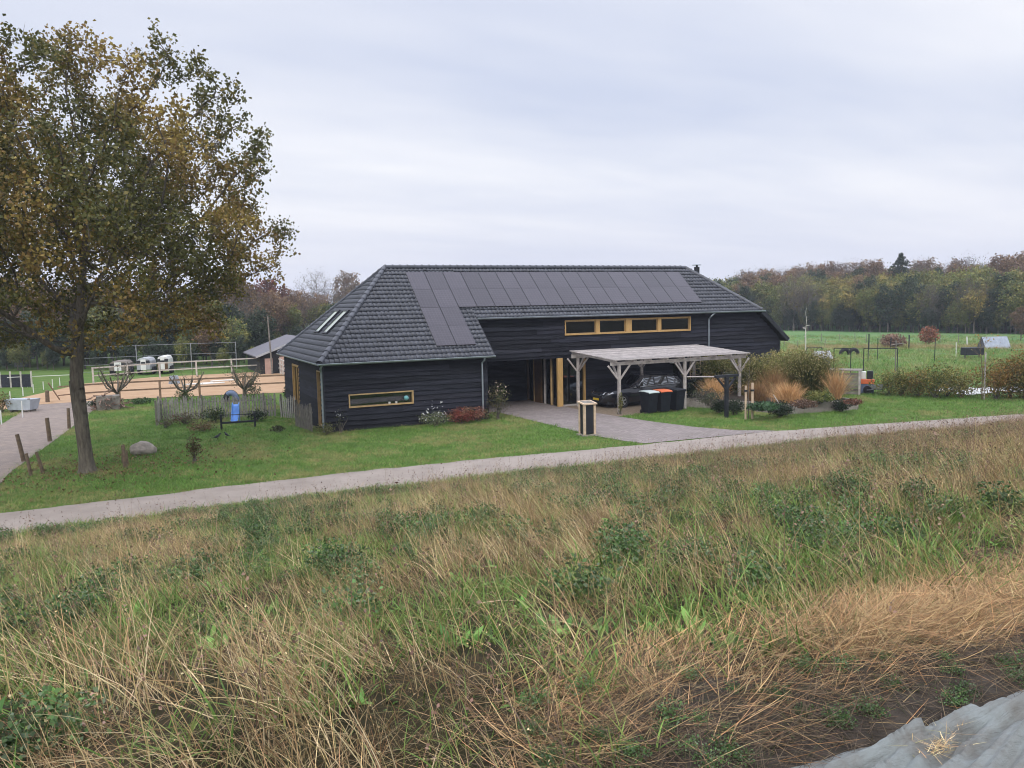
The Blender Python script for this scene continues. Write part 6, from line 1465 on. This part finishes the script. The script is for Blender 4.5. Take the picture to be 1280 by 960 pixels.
spread('matted_grass', field_pts(int(ar * 12), *BOX, 2, lambda s_, t_: .9 - .4 * gr(s_, t_), on_dike), k_mat, 4, 2, .7, 1.3, 'matted dead grass between the stems on the dike', 'grass')
spread('green_grass_tufts', field_pts(int(ar * 22), *BOX, 3, lambda s_, t_: .22 + .78 * gr(s_, t_), on_dike), k_green, 4, 3, .6, 1.2, 'fresh green grass growing through the dry stems', 'grass')
spread('dock_leaves', field_pts(int(ar * 8), *BOX, 4, lambda s_, t_: .07 + .85 * gr(s_, t_) * dk(s_, t_), on_dike), k_dock, 4, 4, .55, .95, 'bright green broad dock leaves scattered in the dry grass', 'weeds')
spread('dark_weeds', field_pts(int(ar * 7), *BOX, 5, lambda s_, t_: .03 + .85 * dk(s_ + 40, t_ * 1.1) * (.3 + .7 * gr(s_, t_)), on_dike), k_herb, 3, 5, .5, 1.1, 'dark green low weeds in patches on the dike', 'weeds')
spread('seed_stalks', field_pts(int(ar * 7), *BOX, 6, lambda s_, t_: hgt(s_, t_) * .25 + .75 * np.clip((s_ + 4) / 10, 0, 1) * np.clip((t_ + 29) / 4, 0, 1), on_dike), k_stalk, 4, 6, .7, 1.15, 'purplish brown seed stalks on the upper part of the slope', 'grass')
flat_ok = lambda s_, t_: (t_ > -30.55) & (t_ < -29.6)
spread('flattened_straw', field_pts(1100, -5.6, 6, -30.5, -29.65, 7, lambda s_, t_: np.clip(1.1 - np.abs(t_ + 30.0) * 1.9, .06, 1), flat_ok), k_flat, 4, 7, .6, 1.2, 'rusty flattened straw along the edge of the bare soil', 'straw', .06)
DARKD = [(0.09, 0.065, 0.045), (0.06, 0.045, 0.035), (0.14, 0.10, 0.065), (0.04, 0.045, 0.02)]
k_dead = hidden_collection('kinds_dead', [tuft('dead_%d' % i, 40, .14, .10, .34, .0025, .005, 1.2, 1.65, .1, DARKD, 260 + i, .1, .9, 0, 3) for i in range(3)])
spread('dead_stems', field_pts(3600, -5.6, 8, -30.75, -29.9, 17, None, lambda s_, t_: t_ > -30.75), k_dead, 3, 17, .6, 1.2, 'dark rotting stems lying on the bare soil', 'straw', .08)
spread('soil_weeds', field_pts(260, -5.6, 8, -30.7, -29.9, 18, None, lambda s_, t_: t_ > -30.7), k_herb, 3, 18, .15, .32, 'small green weeds sprouting on the bare soil', 'weeds', .08)
g = np.random.default_rng(55); n = 240
hp = at(1120, 772, 3.42); u1 = g.normal(0, 1, n); v1 = g.normal(0, 1, n)
sp_ = np.stack([hp[0] + .10 + u1 * .42 + (g.uniform(0, 1, n) < .35) * g.uniform(.2, 2.6, n), hp[1] + v1 * .085 + .02 * u1, np.zeros(n)], 1)
sp_[:, 2] = ground_z(sp_[:, 0], sp_[:, 1]) + .02 + np.abs(g.normal(0, .06, n)) * np.exp(-v1 ** 2 / 2)
spread('straw_heap', sp_, k_flat, 4, 56, .5, .95, 'rusty heap of cut straw along the upper edge of the bare soil', 'straw', .16)
def inpoly(s_, t_, poly):
    c = np.zeros(len(s_), bool); n = len(poly)
    for i in range(n):
        (x1, y1), (x2, y2) = poly[i], poly[(i + 1) % n]
        if y1 == y2: continue
        k = ((y1 > t_) != (y2 > t_)) & (s_ < (x2 - x1) * (t_ - y1) / (y2 - y1) + x1); c ^= k
    return c
TRK = [(-11.0, -8.95), (-10.75, -3), (-9.9, 5.3), (-9.2, 13), (-8.7, 20), (-12.2, 24), (-12.7, 12), (-13.9, 0), (-14.6, -8.95)]
DRV = [(9.4, -9.2), (9.15, -8.2), (8.85, -6.6), (8.6, 0.2), (8.4, 1.9), (16.7, 1.9), (16.6, -2.2), (12.45, -2.4), (12.75, -4.4), (13.35, -6.8), (14.2, -8.4), (15.5, -9.3)]
def on_lawn(s_, t_):
    ok = (t_ > road_far(s_) + .02) & ~inpoly(s_, t_, TRK) & ~inpoly(s_, t_, DRV) & ~inpoly(s_, t_, BED)
    ok &= ~((s_ > -.05) & (s_ < 26.2) & (t_ > (np.where(s_ < 7.4, -.05, 1.9)))) & ~((s_ > -14) & (t_ > 17.4 - .1 * s_))
    return ok
lp = field_pts(34000, -17, 33, -11.5, 18, 11, None, on_lawn)
yel = fbm(lp[:, 0] * .5, lp[:, 1] * .5, 71) + np.random.default_rng(5).normal(0, .10, len(lp)) - .14 * (lp[:, 0] > 9)
spread('lawn_grass', lp, k_lawn, 5, 11, .7, 1.3, 'short green lawn grass around the barn', 'grass', .1, np.where(yel > .56, np.random.default_rng(6).integers(3, 5, len(lp)), np.random.default_rng(6).integers(0, 3, len(lp))))
tp_ = field_pts(15000, -13, 12, -8.9, 12, 15, lambda s_, t_: np.clip((fbm(s_ * .75 + 9, t_ * .9, 77) - .50) * 6, 0, 1) * (.25 + .75 * np.clip((t_ + 7) / 4, 0, 1)), on_lawn)
spread('lawn_tussocks', tp_, k_green, 4, 16, .35, .75, 'longer uneven grass tussocks on the left lawn', 'grass')
vp = field_pts(9000, -14, 30, -13, -10.6, 12, None, lambda s_, t_: (t_ < road_near(s_) + .03) & (t_ > toe(s_) - .3))
spread('verge_grass', vp, k_lawn, 5, 12, .9, 1.7, 'short green verge grass along the near road edge', 'grass', .1)
# reeds and dead grass along the field track, clumps on the field
rp_ = []
g = np.random.default_rng(91)
for k in range(900):
    p = at(g.uniform(985, 1300), 0 + g.normal(434.5, 1.3) + 0.0); rp_.append((p[0], p[1], 0))
spread('field_reeds', np.array(rp_), k_straw, 5, 13, .8, 1.5, 'band of pale dead grass crossing the green field', 'grass')
fp = np.array([tuple(at(g.uniform(975, 1300), g.uniform(420, 478))[:2]) + (0,) for _ in range(3500)])
spread('field_grass', fp, k_lawn, 5, 14, 1.8, 3.2, 'tufts of green grass on the far field', 'grass')
# fallen leaves round the oak
lf_ = np.stack([g.normal(-8.0, 2.2, 1600), g.normal(-3.6, 1.8, 1600), g.uniform(.02, .07, 1600)], 1)
lf = lf_[(lf_[:, 1] > -8.6) & ~inpoly(lf_[:, 0], lf_[:, 1], TRK)]
V, F, C = leaf_cloud(lf, .09, pick([(0.17, .10, .05), (.12, .075, .04), (.2, .14, .06)], len(lf), g), g, 2)
tag(link('fallen_leaves', np_mesh('fallen_leaves', V, F, C), M['leaf']), 'brown fallen oak leaves on the grass round the trunk', 'leaves', kind='stuff')
# ------------------------------------------------------------------ damp autumn air
hz_m = bpy.data.materials.new('air'); hz_m.use_nodes = True; tn_ = hz_m.node_tree; tn_.nodes.clear()
ho = tn_.nodes.new('ShaderNodeOutputMaterial'); pv_ = tn_.nodes.new('ShaderNodeVolumePrincipled'); pv_.inputs['Color'].default_value = (.80, .86, 1, 1); pv_.inputs['Density'].default_value = .0005; pv_.inputs['Anisotropy'].default_value = .2
tn_.links.new(pv_.outputs[0], ho.inputs['Volume'])
hzo = MB().box(-950, 1450, -70, 1650, -1, 30).build('haze', hz_m); hzo['kind'] = 'stuff'; hzo['label'] = 'thin bluish autumn haze over the fields'; hzo['category'] = 'haze'
